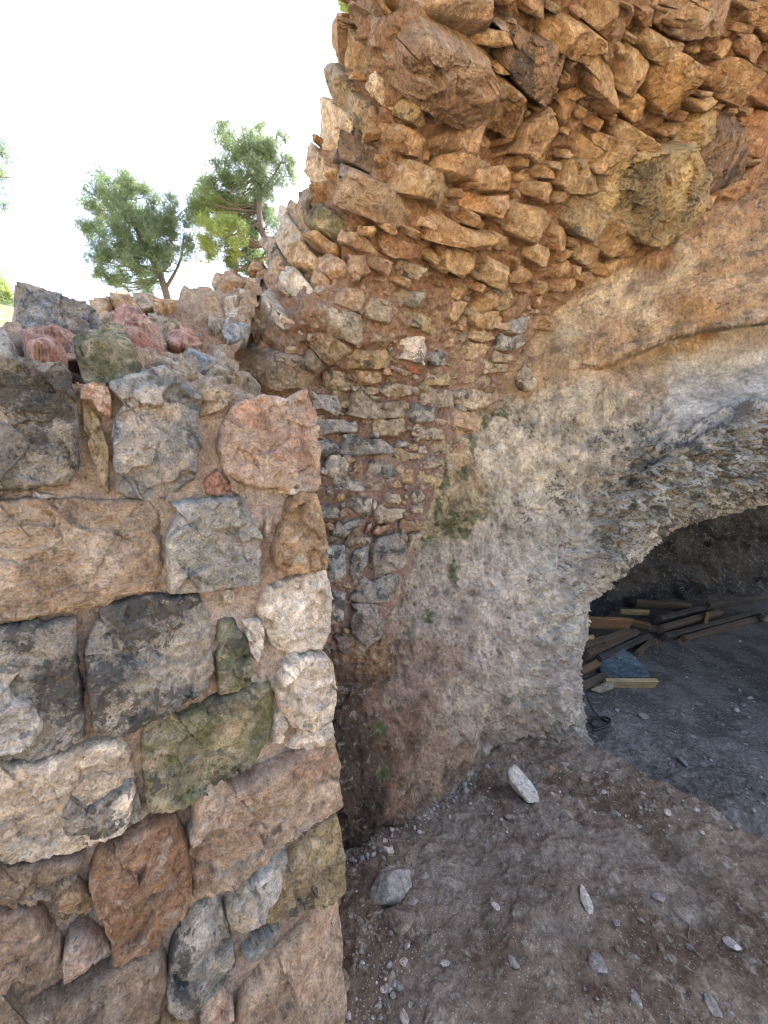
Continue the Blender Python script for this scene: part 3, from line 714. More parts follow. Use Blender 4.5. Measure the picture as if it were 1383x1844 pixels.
# ================================================================== CAVE ROCK
PD = [(440,1100),(560,1120),(660,1100),(690,980),(740,830),(820,690),(900,560),(1000,460),(1100,370),(1240,320),(1400,240),(2300,100),(2300,1700),(2150,1700),(2080,1400),(1980,1150),(1800,980),(1600,925),(1450,905),(1383,905),(1330,925),(1270,935),(1215,955),(1180,985),(1150,1015),(1110,1045),(1085,1065),(1065,1085),(1060,1110),(1062,1140),(1048,1170),(1042,1210),(1045,1260),(1052,1300),(1066,1345),(1075,1420),(1060,1600),(440,1900)]
def bandw(X, Y):
    b = polydist(X, Y, [(960,1050),(1040,900),(1120,830),(1190,790),(1245,765),(1298,740),(1383,715),(1700,650)]); return sst(-50, 30, b) * sst(1000, 1150, X + (Y - 900) * .3)
def dispD(X, Y, B):
    w = bandw(X, Y); lo = sst(900, 1100, Y)
    q = B * np.array([1, 1, .45]) * 1.0; an = np.stack([B[..., 0] * .55 + B[..., 2] * .8, B[..., 1], B[..., 2] * 2.1 - B[..., 0] * .9], -1)
    top = sst(760, 640, Y); lo2 = 1 - top
    d = .05 * fbm(B, 2.2, 3) + .015 * fbm(q, 8, 3, .55) * (1 - .4 * top) + .014 * fbm(q * [1, 1, .7], 24, 3, .6, True) * (1 - .6 * top) * (.6 + .7 * sst(950, 1080, X))
    d = d - .020 * sst(.28, .55, perlin(B * 16) + .3 * perlin(B * 40)) * lo2 - .010 * sst(.2, .5, perlin(B * 34)) * lo2
    d = d + w * (.085 * fbm(an, 6, 3, .6, True) + .045 * fbm(an, 15, 3, .6, True)) + .006 * fbm(B, 70, 2)
    d = d + .02 * top * fbm(np.stack([B[..., 0] * .5, B[..., 1] * .5, B[..., 2] * 3 - B[..., 0]], -1), 4, 3)
    smooth_ = sst(0, 20, polydist(X, Y, LEDGE)) * sst(20, -20, polydist(X, Y, LIP)) * sst(1150, 1260, X); return d * (1 - .75 * smooth_) * (.35 + .65 * sst(4, 55, np.abs(polydist(X, Y, OPENL))))
OPEN_ = [(2000,1150),(1800,980),(1600,925),(1383,905),(1270,935),(1180,985),(1110,1045),(1065,1085),(1060,1140),(1044,1200),(1050,1300),(1068,1345)]
DC = [(1250,410,(.33,.22,.135)),(1383,350,(.32,.21,.13)),(1150,520,(.56,.47,.34)),(1230,475,(.54,.45,.32)),(1040,590,(.52,.44,.32)),(1300,520,(.42,.30,.19)),(1200,590,(.46,.35,.23)),(1383,480,(.40,.30,.19)),(1100,625,(.45,.32,.21)),(1090,545,(.54,.45,.32)),(1300,440,(.40,.28,.17)),
  (1300,640,(.44,.43,.40)),(1250,700,(.45,.45,.44)),(1383,680,(.41,.42,.43)),(1180,680,(.36,.3,.23)),(1000,660,(.38,.28,.18)),(930,690,(.34,.24,.15)),(950,760,(.5,.45,.35)),(930,860,(.52,.48,.4)),(860,850,(.38,.29,.18)),(820,930,(.33,.28,.18)),
  (900,980,(.44,.41,.36)),(1060,740,(.45,.4,.31)),(1050,850,(.42,.39,.33)),(1000,950,(.42,.41,.37)),(1200,860,(.47,.48,.46)),(1350,800,(.45,.46,.45)),(1100,930,(.5,.5,.47)),(1300,880,(.46,.47,.46)),(1020,1080,(.48,.46,.42)),(1050,990,(.5,.49,.46)),(800,1100,(.36,.31,.27)),
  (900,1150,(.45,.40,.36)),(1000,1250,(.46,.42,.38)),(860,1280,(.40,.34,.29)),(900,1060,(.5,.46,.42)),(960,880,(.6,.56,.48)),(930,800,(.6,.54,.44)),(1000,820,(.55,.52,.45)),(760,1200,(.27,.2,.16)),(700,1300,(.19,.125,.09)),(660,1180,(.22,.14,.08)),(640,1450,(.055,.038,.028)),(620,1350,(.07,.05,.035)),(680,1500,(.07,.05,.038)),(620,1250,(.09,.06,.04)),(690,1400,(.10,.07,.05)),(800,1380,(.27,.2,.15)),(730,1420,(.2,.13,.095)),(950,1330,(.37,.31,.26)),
  (780,1000,(.36,.33,.28)),(1250,560,(.38,.25,.14)),(1150,440,(.34,.2,.11)),(1000,520,(.44,.31,.2))]
MOSS = [(800,870,12,34),(835,850,11,18),(850,930,16,22),(815,940,16,30),(870,755,14,22),(850,800,10,24),(822,1040,9,34),(775,975,14,14),(680,1310,16,14),(735,1000,14,18),(1020,1300,8,14),(690,1390,14,12),(905,745,24,9),(775,1110,14,14),(840,960,14,14),(790,920,8,40)]
def colD(X, Y, B):
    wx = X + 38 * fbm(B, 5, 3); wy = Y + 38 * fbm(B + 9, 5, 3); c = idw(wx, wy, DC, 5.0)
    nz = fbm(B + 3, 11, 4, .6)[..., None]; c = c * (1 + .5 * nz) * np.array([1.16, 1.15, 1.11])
    top = .7 * (sst(700, 560, wy) * sst(960, 1060, wx))[..., None]; s = fbm(np.stack([B[..., 0] * .8, B[..., 1], B[..., 2] * 2.6 - B[..., 0]], -1), 4.5, 4)[..., None]
    c = c * (1 - top * .5 * sst(.05, .4, s)) + top * .5 * sst(.05, .4, s) * np.array([.30, .17, .09])
    m = np.zeros(X.shape)
    for x, y, a, b in MOSS: m = np.maximum(m, np.exp(-((X - x) / a) ** 2 - ((Y - y) / b) ** 2))
    gr = sst(-.02, .3, m * 1.0 - .42 + .55 * perlin(B * 42) + .35 * perlin(B * 95))[..., None] * sst(.1, .3, m)[..., None]
    c = c * (1 - .85 * gr) + .85 * gr * np.array([.10, .125, .05])
    w = bandw(X, Y); li = .16 + .20 * w + .26 * sst(700, 800, Y) * sst(880, 1000, X) * sst(1150, 950, Y) + .12 * sst(-.1, .3, fbm(B, 3, 2))
    bl = sst(.12, .5, perlin(B * 7) + .4 * perlin(B * 19)); li = li + .35 * bl * sst(1250, 1050, Y)
    li = li * (1 - .6 * sst(0, 20, polydist(X, Y, LEDGE)) * sst(20, -20, polydist(X, Y, LIP)) * sst(1150, 1260, X))
    # white bird-lime and plaster dribbles
    for x, y, a, b in [(845,1395,9,20),(835,1420,26,10),(1210,622,50,4),(1340,590,50,4)]:
        k = (sst(.35, .8, np.exp(-((X - x) / a) ** 2 - ((Y - y) / b) ** 2) + .35 * perlin(B * 45)))[..., None]; c = c * (1 - k) + k * np.array([.55, .5, .4])
    return np.concatenate([c, np.clip(li, 0, 1)[..., None]], -1)
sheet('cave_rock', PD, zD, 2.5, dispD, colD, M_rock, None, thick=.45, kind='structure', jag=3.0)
# hanging drip lump near the seam
loose([(928,672),(945,655),(962,668),(970,690),(958,706),(938,702),(928,690)], lambda x, y: zD(x, y), .03, 'c', 777, 'small rounded pale lime lump stuck on the rock beside the vault edge', 'lime lump', 'lime_lump', M_stone, depth=.04, flat=.1)
# inner cave
zF = depthfield([(1000,1080,4.5),(1060,1020,4.8),(1150,1060,5.2),(1300,1075,5.6),(1383,1060,5.8),(1250,950,5.2),(1383,900,5.3),(1100,960,4.7),(1000,900,4.2),(1300,700,4.6),(1383,500,3.8),(900,500,3.6),(1100,300,3.6),(1800,900,5.2),(1800,1100,5.2),(2300,1000,4.0),(2300,400,3.4),(1000,1300,4.3),(1100,1250,4.8),(1300,1250,5.6),(1800,1400,5.5),(1383,1200,6.0),(900,1000,3.8),(2300,1500,3.6)])
PF = [(850,300),(2330,200),(2330,1700),(1600,1400),(1250,1330),(850,1420)]
def dispF(X, Y, B): return .16 * fbm(B, .9, 2) + .09 * fbm(B, 3, 3, .55, True) + .03 * fbm(B, 9, 4)
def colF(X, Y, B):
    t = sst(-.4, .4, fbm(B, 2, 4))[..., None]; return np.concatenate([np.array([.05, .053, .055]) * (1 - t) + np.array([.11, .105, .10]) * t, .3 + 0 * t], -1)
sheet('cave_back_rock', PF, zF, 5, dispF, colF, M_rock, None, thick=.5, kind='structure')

# ================================================================== GROUND
CLIFF = [tuple(unp(x, y, gdepth(np.array(float(x)), np.array(float(y))))[:2]) for x, y in [(900,1322),(985,1322),(1030,1335),(1066,1350),(1120,1372),(1200,1422),(1290,1478),(1383,1530),(1500,1590),(1700,1700)]]
def gz(x, y):
    s = polydist(x, -y, [(a, -b) for a, b in CLIFF])      # + on the camera side
    P = np.stack([x, y, 0 * x], -1)
    s = s + .05 * fbm(P, 3, 3)
    inner = sst(.04, -.16, s) * sst(1.2, 1.9, y + x * .35) * (x > .3)
    z = .035 * fbm(P, 1.3, 3) + .022 * fbm(P, 5, 3) + .011 * fbm(P, 17, 3, .6) + .005 * fbm(P, 60, 2)
    z = z + .05 * sst(.35, 0, np.abs(s)) * (s > -.05) * sst(.5, .9, x)
    near = sst(3.2, 2.2, np.hypot(x, y - .6)); z = z * (.25 + .75 * near)
    z = z - .30 * inner
    z = z + .05 * np.exp(-((x + .02) / .18) ** 2 - ((y - 1.2) / .25) ** 2)
    # unseen bank added behind the camera to bounce warm sunlight
    z = z + 1.1 * sst(2.6, 5.5, -y) + .9 * sst(2.5, 6.0, -x) * (y < 1.2)
    return z
def grid_sheet(name, xs, ys, zfun, colf, mat):
    X, Y = np.meshgrid(xs, ys); Z = zfun(X, Y); H, W = X.shape; V = np.stack([X, Y, Z], -1).reshape(-1, 3); I = np.arange(H * W).reshape(H, W)
    f = np.stack([I[:-1, :-1], I[:-1, 1:], I[1:, 1:], I[1:, :-1]], -1).reshape(-1, 4)
    o = mesh(name, V, f, mat, None, colf(X, Y, np.stack([X, Y, Z], -1)).reshape(-1, 4)); o['kind'] = 'structure'; return o
def graded(lo, a, b, hi, fine, k=1.12):
    m = list(np.arange(a, b, fine)); s = fine; x = m[-1]
    R = []
    while x < hi: s *= k; x += s; R.append(x)
    L, s, x = [], fine, m[0]
    while x > lo: s *= k; x -= s; L.append(x)
    return np.array(L[::-1] + m + R)
def colG(X, Y, B):
    t = sst(-.35, .35, fbm(B, 3.2, 4, .6))[..., None]; c = np.array([.165, .12, .088]) * (1 - t) + np.array([.27, .21, .162]) * t
    t2 = sst(.1, .5, fbm(B + 7, 1.6, 4, .6))[..., None]; c = c * (1 - .5 * t2) + .5 * t2 * np.array([.30, .26, .22])
    far = sst(1.9, 2.7, np.hypot(B[..., 0] * .8, B[..., 1] - .6))[..., None]; inn = sst(-.03, -.2, B[..., 2] + .05 * fbm(B + 5, 6, 3))[..., None] * (B[..., 1:2] > 0)
    out = far * (B[..., 1:2] < .3); c = c * (1 - out) + out * np.array([.5, .39, .27])
    c = c * (1 - inn) + inn * (c * .3 + np.array([.19, .187, .185]) * .8 * (.75 + .5 * t))
    return np.concatenate([c, 0 * t + .02], -1)
grid_sheet('ground', graded(-400, -.35, 3.3, 400, .0085), graded(-400, .35, 2.9, 7.2, .0085), gz, colG, M_earth)
# land outside above the dig, and the unseen hill over the cave
def gz2(x, y):
    P = np.stack([x, y, 0 * x], -1); d = y * .825 - x * .565
    return 1.35 + 1.1 * sst(1.4, 3.2, d) + .5 * sst(3, 9, d) + .12 * fbm(P, .6, 3) - 3.2 * sst(1.25, 1.1, d) * (x < 3)
def colO(X, Y, B):
    t = sst(-.4, .4, fbm(B, .8, 3))[..., None]; return np.concatenate([np.array([.36, .26, .17]) * (1 - t) + np.array([.22, .22, .12]) * t, 0 * t + .02], -1)
xs = graded(-400, -6, -.62, -.5, .12); 
def leftland(xs, ys):
    X, Y = np.meshgrid(xs, ys); return X, Y
grid_sheet('hillside', np.concatenate([graded(-400, -6, -1.2, -1.1, .12)]), graded(.75, 1.0, 8, 900, .12), lambda x, y: gz2(x, y), colO, M_earth)
def gz3(x, y):
    P = np.stack([x, y, 0 * x], -1); return 4.15 + .5 * sst(2, 9, y) + .2 * fbm(P, .5, 3)
grid_sheet('unseen_hilltop', graded(.1, .25, 7, 400, .15), graded(1.95, 2.1, 9, 900, .15), gz3, colO, M_earth)  # added to keep sun and sky light out of the cave

# ================================================================== ROCKS ON THE GROUND
def gpoint(px, py, it=4):
    h = 0.0
    for _ in range(it):
        P = unp(np.array(float(px)), np.array(float(py)), gdepth(np.array(float(px)), np.array(float(py)), h)); h = float(gz(P[0:1], P[1:2])[0])
    return np.array([P[0], P[1], h])
def ico(n):
    import bmesh
    bm = bmesh.new(); bmesh.ops.create_icosphere(bm, subdivisions=n, radius=1); V = np.array([v.co[:] for v in bm.verts]); Fc = np.array([[v.index for v in f.verts] for f in bm.faces]); bm.free(); return V, Fc
ICO = {n: ico(n) for n in (1, 2, 3, 4, 5)}
def pebble(P, size, rz, seed, pal, lev=4, flat=.55, sink=.2):
    """size = (length, width) in metres, faceted broken stone lying on the ground"""
    rs = np.random.RandomState(seed); V, Fc = ICO[lev]; V = V.copy(); r = np.ones(len(V))
    for k in range(9):
        n = rs.randn(3); n /= np.linalg.norm(n); d = rs.uniform(.38, .85); s = V @ n; r = np.minimum(r, np.where(s > 1e-3, d / np.maximum(s, 1e-3), 9))
    r *= 1 + .07 * fbm(V * 1.5 + seed, 1.5, 4); V = V * r[:, None]; V /= abs(V).max(0)
    V = V * [size[0] / 2, size[1] / 2, flat * size[1] / 2]; tl = rs.uniform(-.2, .2); c, s = math.cos(tl), math.sin(tl); V = V @ np.array([[c, 0, s], [0, 1, 0], [-s, 0, c]])
    c, s = math.cos(rz), math.sin(rz); V = V @ np.array([[c, s, 0], [-s, c, 0], [0, 0, 1]]); V[:, 2] -= V[:, 2].min() * (1 - sink)
    c0, c1 = [np.array(x) for x in PAL[pal]]; t = sst(-.4, .4, fbm(V * 6 / size[0] + seed, 1, 3))[:, None]
    return V + P, Fc, np.hstack([c0 * (1 - t) + c1 * t, t * 0 + LIC.get(pal, .1) * .8])
PAL['s'] = ((.36, .345, .33), (.28, .26, .24)); PAL['q'] = ((.62, .60, .57), (.5, .47, .43)); LIC['s'] = .1; LIC['q'] = .08; PAL['e'] = ((.2, .16, .14), (.25, .2, .17))
def two(a, b, wpx, seed, pal, label, flat=.55, sink=.15, dz=0):
    A, B = gpoint(*a), gpoint(*b); d = B - A; L = np.linalg.norm(d[:2]); mid = (A + B) / 2; mid[2] += dz
    zc = proj(mid)[2]; W = 1.35 * wpx * zc / F; V, Fc, cl = pebble(mid, (max(L, W), W), math.atan2(d[1], d[0]), seed, pal, flat=min(.95, flat * 1.35), sink=sink)
    tag(mesh('rock', V, Fc, M_stone, None, cl), label, 'rock')
G = (1.744, 590, 1300)
for i, (a, b, wp, pal, lab, fl) in enumerate([
    ((576,180),(640,266),56,'q','pale pointed rock standing near the top of the earth mound',.9),
    ((130,540),(264,530),84,'s','large grey block of rock beside the foot of the near wall',.7),
    ((168,650),(270,625),66,'e','brown flat-topped rock just below the large grey block',.6),
    ((788,515),(830,620),26,'q','long pale shard of rock lying near the middle of the ground',.5),
    ((1238,690),(1312,728),26,'q','pale oval rock at the right edge of the ground',.5),
    ((1012,540),(1064,570),20,'s','small grey-brown rock right of the long pale shard',.5),
    ((825,735),(880,805),46,'s','flat tilted grey rock half buried at the lower middle',.35),
    ((940,850),(985,905),26,'s','rounded grey rock half buried below the flat tilted one',.5),
    ((1165,870),(1240,925),40,'s','flat square rock with a reddish dusty side at the bottom right',.25),
    ((165,400),(210,435),22,'q','small pale block at the foot of the rock face, above the large grey block',.8),
    ((180,465),(215,480),16,'q','small pale chip touching the top of the large grey block',.7),
    ((245,565),(282,570),18,'s','small dark pebble right of the large grey block',.6),
    ((555,300),(600,310),20,'e','brown crumbly clod below the pale pointed rock',.5),
    ((353,765),(385,768),16,'q','bright white triangular chip on the lower left ground',.6),
    ((225,760),(258,755),16,'q','whitish chip below the brown flat-topped rock',.6),
    ((235,700),(260,715),14,'b','bluish white chip under the brown flat-topped rock',.6),
    ((890,280),(925,305),16,'s','small grey stone on the right flank of the mound',.5),
    ((970,615),(1000,635),12,'s','small dull pebble below the grey-brown rock',.5),
    ((895,705),(932,730),20,'e','rounded brown pebble right of the flat tilted rock',.5),
    ((695,137),(717,150),11,'t','small tan pebble near the upper edge of the mound',.6),
    ((725,130),(758,142),12,'s','oval pebble next to the small tan one near the mound edge',.6),
    ((895,625),(915,650),13,'s','small square pebble between the long shard and the rounded brown pebble',.6),
    ((20,560),(48,570),16,'t','tan pebble tucked against the near wall',.6),
    ((30,790),(66,850),30,'n','brown rock at the bottom of the near wall corner',.7),
    ((233,910),(255,960),24,'q','pale upright chip at the bottom edge of the ground',.7),
    ((1040,700),(1056,730),12,'e','small elongated clod near the thin root',.5),
    ((1125,700),(1150,725),14,'s','little grey stone at the end of the thin root',.5),
    ((560,740),(605,775),20,'s','half buried greyish stone in the lower ground left of centre',.4),
    ((510,570),(540,590),14,'q','small whitish stone above the lower left ground',.5),
    ((205,815),(240,845),18,'s','dull grey stone on the gravel below the whitish chips',.5),
    ((425,195),(440,232),12,'b','bluish chip on the pale dust at the foot of the rock face',.5),
    ((495,140),(512,150),10,'b','tiny bluish stone beside the pale dust patch',.6)]):
    two(*[( 590 + p[0] / 1.744, 1300 + p[1] / 1.744) for p in (a, b)], wp / 1.744, 1200 + i, pal, lab, fl)
# rocks on the cave floor (z8 crop)
z8 = lambda x, y: (980 + x / 3.432, 900 + y / 3.432)
for i, (a, b, wp, pal, lab) in enumerate([((285,1190),(455,1170),55,'c','long low pale stone in front of the pale plank'),((570,1340),(650,1365),40,'s','flat oval grey stone on the cave floor'),
    ((1250,1225),(1295,1235),24,'q','pale chip farthest right on the cave floor'),((1205,1270),(1250,1285),26,'s','greyish pebble below the pale chip on the cave floor'),((1175,1305),(1210,1310),26,'q','round white pebble on the cave floor'),
    ((820,1600),(890,1660),30,'s','dull stone near the dark edge of the mound'),((1085,1390),(1110,1400),18,'b','tiny bluish chip on the cave floor'),((1205,1430),(1260,1450),22,'s','long grey pebble right of the tiny bluish chip'),((610,1440),(640,1450),20,'s','small round stone left of the oval one on the cave floor'),((1300,710),(1383,790),50,'s','pale slab lying at the end of the plank pile')]):
    two(z8(*a), z8(*b), wp / 3.432, 1300 + i, pal, lab)
# gravel: thousands of grains, one object
rs = np.random.RandomState(21); parts = []
def scatter(n, gen, smin, smax, pals):
    for k in range(n):
        x, y = gen(); 
        P = gpoint(x, y, 2); s = smin * (smax / smin) ** (rs.rand() ** 2.2); V, Fc, cl = pebble(P, (s, s * rs.uniform(.5, .95)), rs.uniform(0, 6.28), 3000 + rs.randint(10 ** 6), rs.choice(pals), lev=2 if s > .012 else 1, flat=.7); parts.append((V, [Fc], cl))
scatter(1500, lambda: (rs.uniform(615, 1383), rs.uniform(1400, 1844)), .003, .013, list('sseeet'))
scatter(260, lambda: (rs.normal(680, 45), rs.uniform(1540, 1844)), .005, .024, list('sseeeq'))
scatter(260, lambda: (lambda t: (610 + 250 * t + rs.normal(0, 14), 1560 - 170 * t + abs(rs.normal(0, 18))))(rs.rand()), .006, .03, list('sseqq'))
scatter(150, lambda: (rs.normal(930, 60), rs.normal(1440, 40)), .006, .022, list('sseqq'))
scatter(420, lambda: (rs.uniform(1060, 1383), rs.uniform(1150, 1500)), .008, .035, list('ssqe'))
V, Fc, cl = join(parts); tag(mesh('gravel', V, Fc, M_stone, None, cl), 'loose gravel and white chips strewn over the brown earth', 'gravel', kind='stuff')
# thin root on the ground
def tube(pts, rad, seg=7):
    pts = np.array(pts, float); n = len(pts); T = np.gradient(pts, axis=0); T /= np.linalg.norm(T, axis=1)[:, None]; up = np.array([.1, .2, 1.]); A = np.cross(T, up); A /= np.linalg.norm(A, axis=1)[:, None]; Bn = np.cross(T, A)
    rad = np.broadcast_to(rad, n); a = np.arange(seg) * 2 * math.pi / seg
    V = (pts[:, None] + rad[:, None, None] * (np.cos(a)[None, :, None] * A[:, None] + np.sin(a)[None, :, None] * Bn[:, None])).reshape(-1, 3)
    I = np.arange(n * seg).reshape(n, seg); J = np.roll(I, -1, 1); f = np.stack([I[:-1], I[1:], J[1:], J[:-1]], -1).reshape(-1, 4); return V, f
def spline(p, n):
    p = np.array(p, float); t = np.linspace(0, len(p) - 1, n); i = np.clip(t.astype(int), 0, len(p) - 2); u = (t - i)[:, None]; g_ = lambda k: p[np.clip(k, 0, len(p) - 1)]
    return .5 * ((2 * g_(i)) + (-g_(i - 1) + g_(i + 1)) * u + (2 * g_(i - 1) - 5 * g_(i) + 4 * g_(i + 1) - g_(i + 2)) * u ** 2 + (-g_(i - 1) + 3 * g_(i) - 3 * g_(i + 1) + g_(i + 2)) * u ** 3)
M_root = plain('dry_root', (.16, .12, .09)); M_hose = plain('black_rubber', (.03, .032, .035), .5); M_rust = plain('rusty_iron', (.22, .12, .07))
rp = [gpoint(590 + x / 1.744, 1300 + y / 1.744) + [0, 0, .006] for x, y in [(1070,575),(1100,610),(1135,645),(1132,680),(1150,720),(1175,750)]]
V, f = tube(spline(rp, 30), .0022); tag(mesh('root', V, f, M_root), 'thin dry root curling over the earth at the right', 'root')

# ================================================================== PLANK PILE IN THE CAVE
FL = -.30
def onh(x, y, h): P = unp(np.array(float(x)), np.array(float(y)), gdepth(np.array(float(x)), np.array(float(y)), h)); return P
def plank(a, b, wpx, th, h, mat, label, h2=None, seed=0, roll=1.05):
    """a,b picture ends of the upper edge; h the height of the piece above datum at each end"""
    A = onh(*z8(*a), h); B = onh(*z8(*b), h if h2 is None else h2); d = B - A; L = np.linalg.norm(d); d /= L; zc = proj((A + B) / 2)[2]; W = 1.3 * wpx / 3.432 * zc / F; th = th * 1.15
    side = np.cross(d, [0, 0, 1]); side /= np.linalg.norm(side); up = np.cross(side, d)
    c, s = math.cos(roll), math.sin(roll); side, up = side * c + up * s, up * c - side * s
    n = max(6, int(L / .02)); rs = np.random.RandomState(seed); Vs = []
    bv = min(th, W) * .12; prof = [(-W/2+bv, th/2), (W/2-bv, th/2), (W/2, th/2-bv), (W/2, -th/2+bv), (W/2-bv, -th/2), (-W/2+bv, -th/2), (-W/2, -th/2+bv), (-W/2, th/2-bv)]
    # built in its own frame so the grain runs along it
    X = np.linspace(-L/2, L/2, n); bow = rs.uniform(-.006, .006)
    for x in X:
        for u, v in prof: Vs.append((x + rs.uniform(-.002, .002) * (abs(x) > L/2 - .001), u * (1 + .02 * math.sin(x * 9 + seed)), v + bow * (1 - (2 * x / L) ** 2)))
    k = len(prof); I = np.arange(n * k).reshape(n, k); J = np.roll(I, -1, 1); f = np.stack([I[:-1], J[:-1], J[1:], I[1:]], -1).reshape(-1, 4)
    caps = [np.array([[0, 1, 2, 7], [7, 2, 3, 6], [6, 3, 4, 5]])[:, ::-1], np.array([[0, 1, 2, 7], [7, 2, 3, 6], [6, 3, 4, 5]]) + (n - 1) * k]
    o = mesh('plank', np.array(Vs), [f] + caps, M_wood[mat], None, None, smooth=False, origin=(0, 0, 0))
    from mathutils import Matrix
    M = Matrix(((d[0], side[0], up[0], (A[0]+B[0])/2), (d[1], side[1], up[1], (A[1]+B[1])/2), (d[2], side[2], up[2], (A[2]+B[2])/2), (0, 0, 0, 1))); o.matrix_world = M
    return tag(o, label, 'plank', 'old planks heaped in the cave')
for i, q in enumerate([
    ((365,1140),(680,1142),78,.03,FL+.03,'y','short pale yellow plank lying in front of the grey board'),
    ((240,755),(530,765),70,.03,FL+.30,'o','orange-tan plank ending in a point at the upper left of the heap'),
    ((565,640),(900,665),48,.04,FL+.20,'b','brown plank lying farthest back across the heap'),
    ((470,690),(645,698),26,.03,FL+.16,'y','short pale board end behind the orange plank'),
    ((490,745),(655,785),30,.04,FL+.14,'o','narrow orange batten sloping between the two plank heaps'),
    ((640,790),(760,802),26,.05,FL+.10,'b','short dark-ended batten at the joint of the two heaps'),
    ((1000,660),(1325,610),46,.05,FL+.20,'d','thick dark beam topmost at the right of the heap'),
    ((700,745),(1010,665),42,.05,FL+.16,'d','dark weathered beam rising to the right at mid heap'),
    ((720,800),(1080,700),40,.05,FL+.12,'b','dark brown plank under the mid heap beam'),
    ((740,850),(1340,690),36,.05,FL+.06,'d','long dark plank running the length of the right heap'),
    ((850,870),(1300,745),46,.05,FL+.02,'b','lowest long brown plank on the floor of the right heap'),
    ((975,810),(1003,700),30,.03,FL+.02,'o','short orange stub leaning upright on the right heap',FL+.19),
    ((250,965),(560,825),52,.05,FL+.14,'b','brown plank slanting up out of the left heap'),
    ((330,990),(640,850),44,.05,FL+.08,'d','dark weathered plank beneath the slanting brown one'),
    ((560,960),(655,880),44,.04,FL+.04,'b','short brown board end sticking out of the left heap'),
    ((350,880),(520,815),40,.05,FL+.20,'b','squared brown block on top of the left heap'),
    ((215,1070),(320,1015),40,.05,FL+.08,'o','orange board end beside the rock face'),
    ((215,1165),(370,1095),44,.06,FL+.04,'b','dark brown beam low beside the rock face'),
    ((215,920),(360,870),46,.05,FL+.20,'b','old brown board half hidden behind the rock edge'),
    ((245,855),(300,850),26,.03,FL+.26,'y','tiny pale board end by the rock edge')]):
    plank(*q, seed=i)
# torn grey board lying on the heap
pb = [z8(*q) for q in [(268,962),(350,955),(430,925),(500,928),(560,968),(600,1010),(630,1050),(662,1096),(500,1100),(378,1104),(330,1040)]]
zBo = lambda x, y: gdepth(x, y, FL + .06 + np.clip((1190 - np.asarray(y)) / 60, -.2, 1.2) * .10)
M_board = rock_mat('blue_grey_board', bump=.8, grit=.8); PAL['B'] = ((.17, .22, .26), (.22, .27, .30)); LIC['B'] = .1
loose(pb, zBo, .012, 'B', 1500, 'torn blue-grey sheet of board draped over the left plank heap', 'board', 'torn_board', M_board, depth=.02, flat=1.0, chip=.4)
hp = [gpoint(*z8(x, y)) + [0, 0, h] for x, y, h in [(262,1310,.12),(300,1345,.06),(360,1370,.015),(400,1390,.015),(390,1415,.015),(330,1420,.015),(290,1400,.02),(310,1370,.03),(370,1365,.03),(405,1385,.03),(380,1425,.03),(300,1440,.02)]]
V, f = tube(spline(hp, 90), .008); tag(mesh('hose', V, f, M_hose), 'black rubber hose coiled at the foot of the rock corner', 'hose')
for k, (a, b) in enumerate([((690,860),(700,945)),((830,860),(860,945))]):
    A, B = onh(*z8(*a), FL + .12), gpoint(*z8(*b)); V, f = tube(spline([A, (A + B) / 2 + [.01, 0, .01], B], 8), .005)
    tag(mesh('iron_rod', V, f, M_rust), ['thin dark rod propped on the left end of the right plank heap', 'thin dark rod leaning further right on the long plank'][k], 'rod', 'thin rods by the planks')

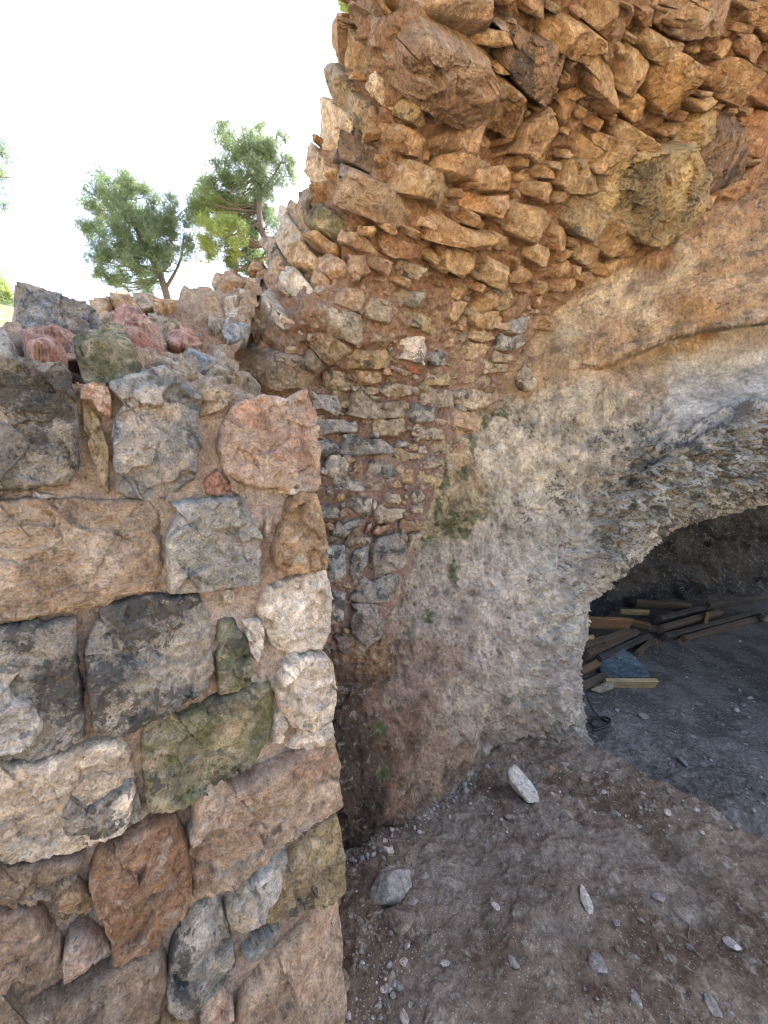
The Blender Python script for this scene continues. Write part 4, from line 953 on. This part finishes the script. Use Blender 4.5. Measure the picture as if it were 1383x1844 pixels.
# ================================================================== PINES
M_bark = plain('pine_bark', (.13, .10, .08), .9)
def leaf_mat(name, a, b_):
    m, t, b = new_mat(name); N, L = t.nodes.new, t.links.new
    at = N('ShaderNodeAttribute'); at.attribute_name = 'Col'; L(at.outputs['Color'], b.inputs['Base Color']); b.inputs['Roughness'].default_value = .6
    tr = N('ShaderNodeBsdfTranslucent'); L(at.outputs['Color'], tr.inputs[0]); mx = N('ShaderNodeMixShader'); mx.inputs[0].default_value = .45
    L(b.outputs[0], mx.inputs[1]); L(tr.outputs[0], mx.inputs[2]); L(mx.outputs[0], t.nodes['Material Output'].inputs[0]); return m
M_leaf = leaf_mat('pine_needles', None, None)
def pine(z, trunk, limbs, blobs, seed, label, n=9000, base_z=None):
    rs = np.random.RandomState(seed); W = lambda x, y, dz=0: unp(np.array(float(x)), np.array(float(y)), np.array(z + dz))
    tp = [W(x, y) for x, y in trunk]; bz = tp[0].copy(); bz[2] = 2.2; root = empty('pine_tree', bz, label, 'tree', 'pines beyond the wall')
    pts = spline([bz - [0, 0, .3]] + tp, 24); V, f = tube(pts, np.linspace(.12, .03, 24) * z / 10, 8); TV, TF, n0 = [V], [f], len(V)
    for l in limbs:
        pl = [W(x, y, dz) for x, y, dz in l]; V, f = tube(spline(pl, 12), np.linspace(.045, .010, 12) * z / 10, 6); TV.append(V); TF.append(f + n0); n0 += len(V)
    # twigs to every blob
    Cs, lv = [], []; tot = sum(b[2] * b[3] for b in blobs)
    for bi, (x, y, a, b, yel) in enumerate(blobs):
        c = W(x, y, rs.uniform(-.5, .5)); ra, rb = a * z / F, b * z / F
        near = pts[np.argmin(((pts - c) ** 2).sum(1) + (pts[:, 2] > c[2] + .1) * 5)]
        for k in range(7):
            e = c + rs.randn(3) * [ra, ra, rb] * .5; s_ = near + (c - near) * rs.uniform(0, .3)
            V, f = tube(spline([s_, s_ + (e - s_) * .55 + [0, 0, -.08], e], 7), np.linspace(.014, .004, 7) * z / 10, 5); TV.append(V); TF.append(f + n0); n0 += len(V)
        m = int(n * a * b / tot); cl = c + rs.randn(max(8, m // 60), 3) * [ra * .62, ra * .62, rb * .62]      # clumps, then tufts in clumps
        w_ = cl[rs.randint(0, len(cl), m)] + rs.randn(m, 3) * .05 * z / 6
        q = (w_ - c) / [ra, ra, rb]; keep = (q ** 2).sum(1) < 1.9 + .5 * perlin(w_ * 3)
        w_ = w_[keep]; Cs.append(w_); lv.append(np.full(len(w_), yel))
    tr = mesh('trunk', np.vstack(TV), np.vstack(TF), M_bark, root)
    P = np.vstack(Cs); yv = np.concatenate(lv); nT = len(P); K = 5                                  # K needles bundles per tuft
    d = rs.randn(nT * K, 3) + [0, 0, .5]; d /= np.linalg.norm(d, axis=1)[:, None]; s = np.cross(d, rs.randn(nT * K, 3)); s /= np.linalg.norm(s, axis=1)[:, None]
    PP = np.repeat(P, K, 0); L = rs.uniform(.035, .09, (nT * K, 1)) * z / 7; wd = .0034 * z / 7
    V = np.stack([PP - s * wd, PP + s * wd, PP + d * L + s * wd * .5, PP + d * L - s * wd * .5], 1).reshape(-1, 3); f = np.arange(len(V)).reshape(-1, 4)
    t = np.clip(np.repeat(yv, K) * 1.0 + rs.uniform(-.25, .25, nT * K), 0, 1)[:, None]; br = rs.uniform(.75, 1.25, (nT * K, 1))
    c = (np.array([.12, .19, .115]) * (1 - t) + np.array([.29, .37, .10]) * t) * br  # yellow share paints sunlit foliage into the needle colour
    mesh('crown', V, f, M_leaf, root, np.repeat(c, 4, 0), smooth=False)
pine(8, [(318,620),(303,545),(290,500),(262,445),(240,400),(225,360)], [[(298,520,0),(318,485,.1),(328,455,.2),(330,420,.2)],[(290,500,0),(260,480,-.2),(225,480,-.3)],[(275,470,0),(240,440,.2),(200,420,.3)],[(262,445,0),(280,410,0),(300,400,.1)]],
     [(205,345,38,28,.15),(235,350,38,32,.1),(185,390,32,34,.2),(225,395,48,36,.1),(258,400,30,40,.1),(195,440,36,30,.2),(245,440,42,32,.1),(290,430,34,34,.1),(312,385,24,28,.15),(325,415,24,36,.1),(205,480,34,28,.25),(240,480,34,26,.1),(215,515,32,20,.3),(265,505,30,22,.15),(320,465,24,28,.1),(300,455,20,24,.1)], 31,
     'pine with a leaning forked trunk and blue-green crown, left of the two on the skyline', 17500)
pine(8.6, [(500,520),(480,440),(468,400),(466,350),(462,310),(450,270)], [[(482,430,0),(450,400,.2),(420,380,.3),(390,360,.3)],[(470,400,0),(430,420,-.2),(400,430,-.3)],[(466,350,0),(490,320,.1),(508,290,.1)],[(478,430,0),(440,450,.1),(400,470,.2)]],
     [(420,260,28,26,.2),(450,265,34,30,.15),(488,270,30,24,.1),(500,300,28,28,.1),(430,300,38,30,.2),(470,310,36,30,.05),(400,340,34,28,.3),(365,345,26,24,.35),(360,370,20,24,.5),(385,385,34,26,.75),(430,355,34,28,.2),(400,420,38,30,.9),(375,440,22,28,.7),(425,395,30,26,.6),(440,440,32,30,.35),(415,476,30,14,.15),(460,470,26,22,.05),(470,380,24,28,.05),(450,410,24,24,.05),(490,400,14,18,.05)], 32,
     'taller pine with sunlit yellow-green painted on its lower crown, next to the broken vault', 21000)
pine(9, [(-70,700),(-60,600),(-50,540),(-40,500)], [], [(-14,515,24,28,.8),(-14,560,36,34,.1),(-10,590,26,28,.05),(-50,520,40,40,.3)], 33, 'dark tree at the left edge just behind the grey slab', 12000)
pine(6, [(-150,560),(-110,420),(-60,300)], [[(-60,300,0),(-20,280,0),(8,268,0)]], [(-8,265,18,14,.1),(-45,290,36,24,.1),(-70,320,50,40,.1)], 34, 'pine whose branch tip just enters at the left edge of the sky', 5000)
pine(6, [(800,200),(740,60),(690,0)], [], [(634,0,22,16,.75),(625,12,14,10,.7),(660,-30,40,40,.5)], 35, 'tree with a yellow-green tuft showing above the broken top of the vault', 6000)
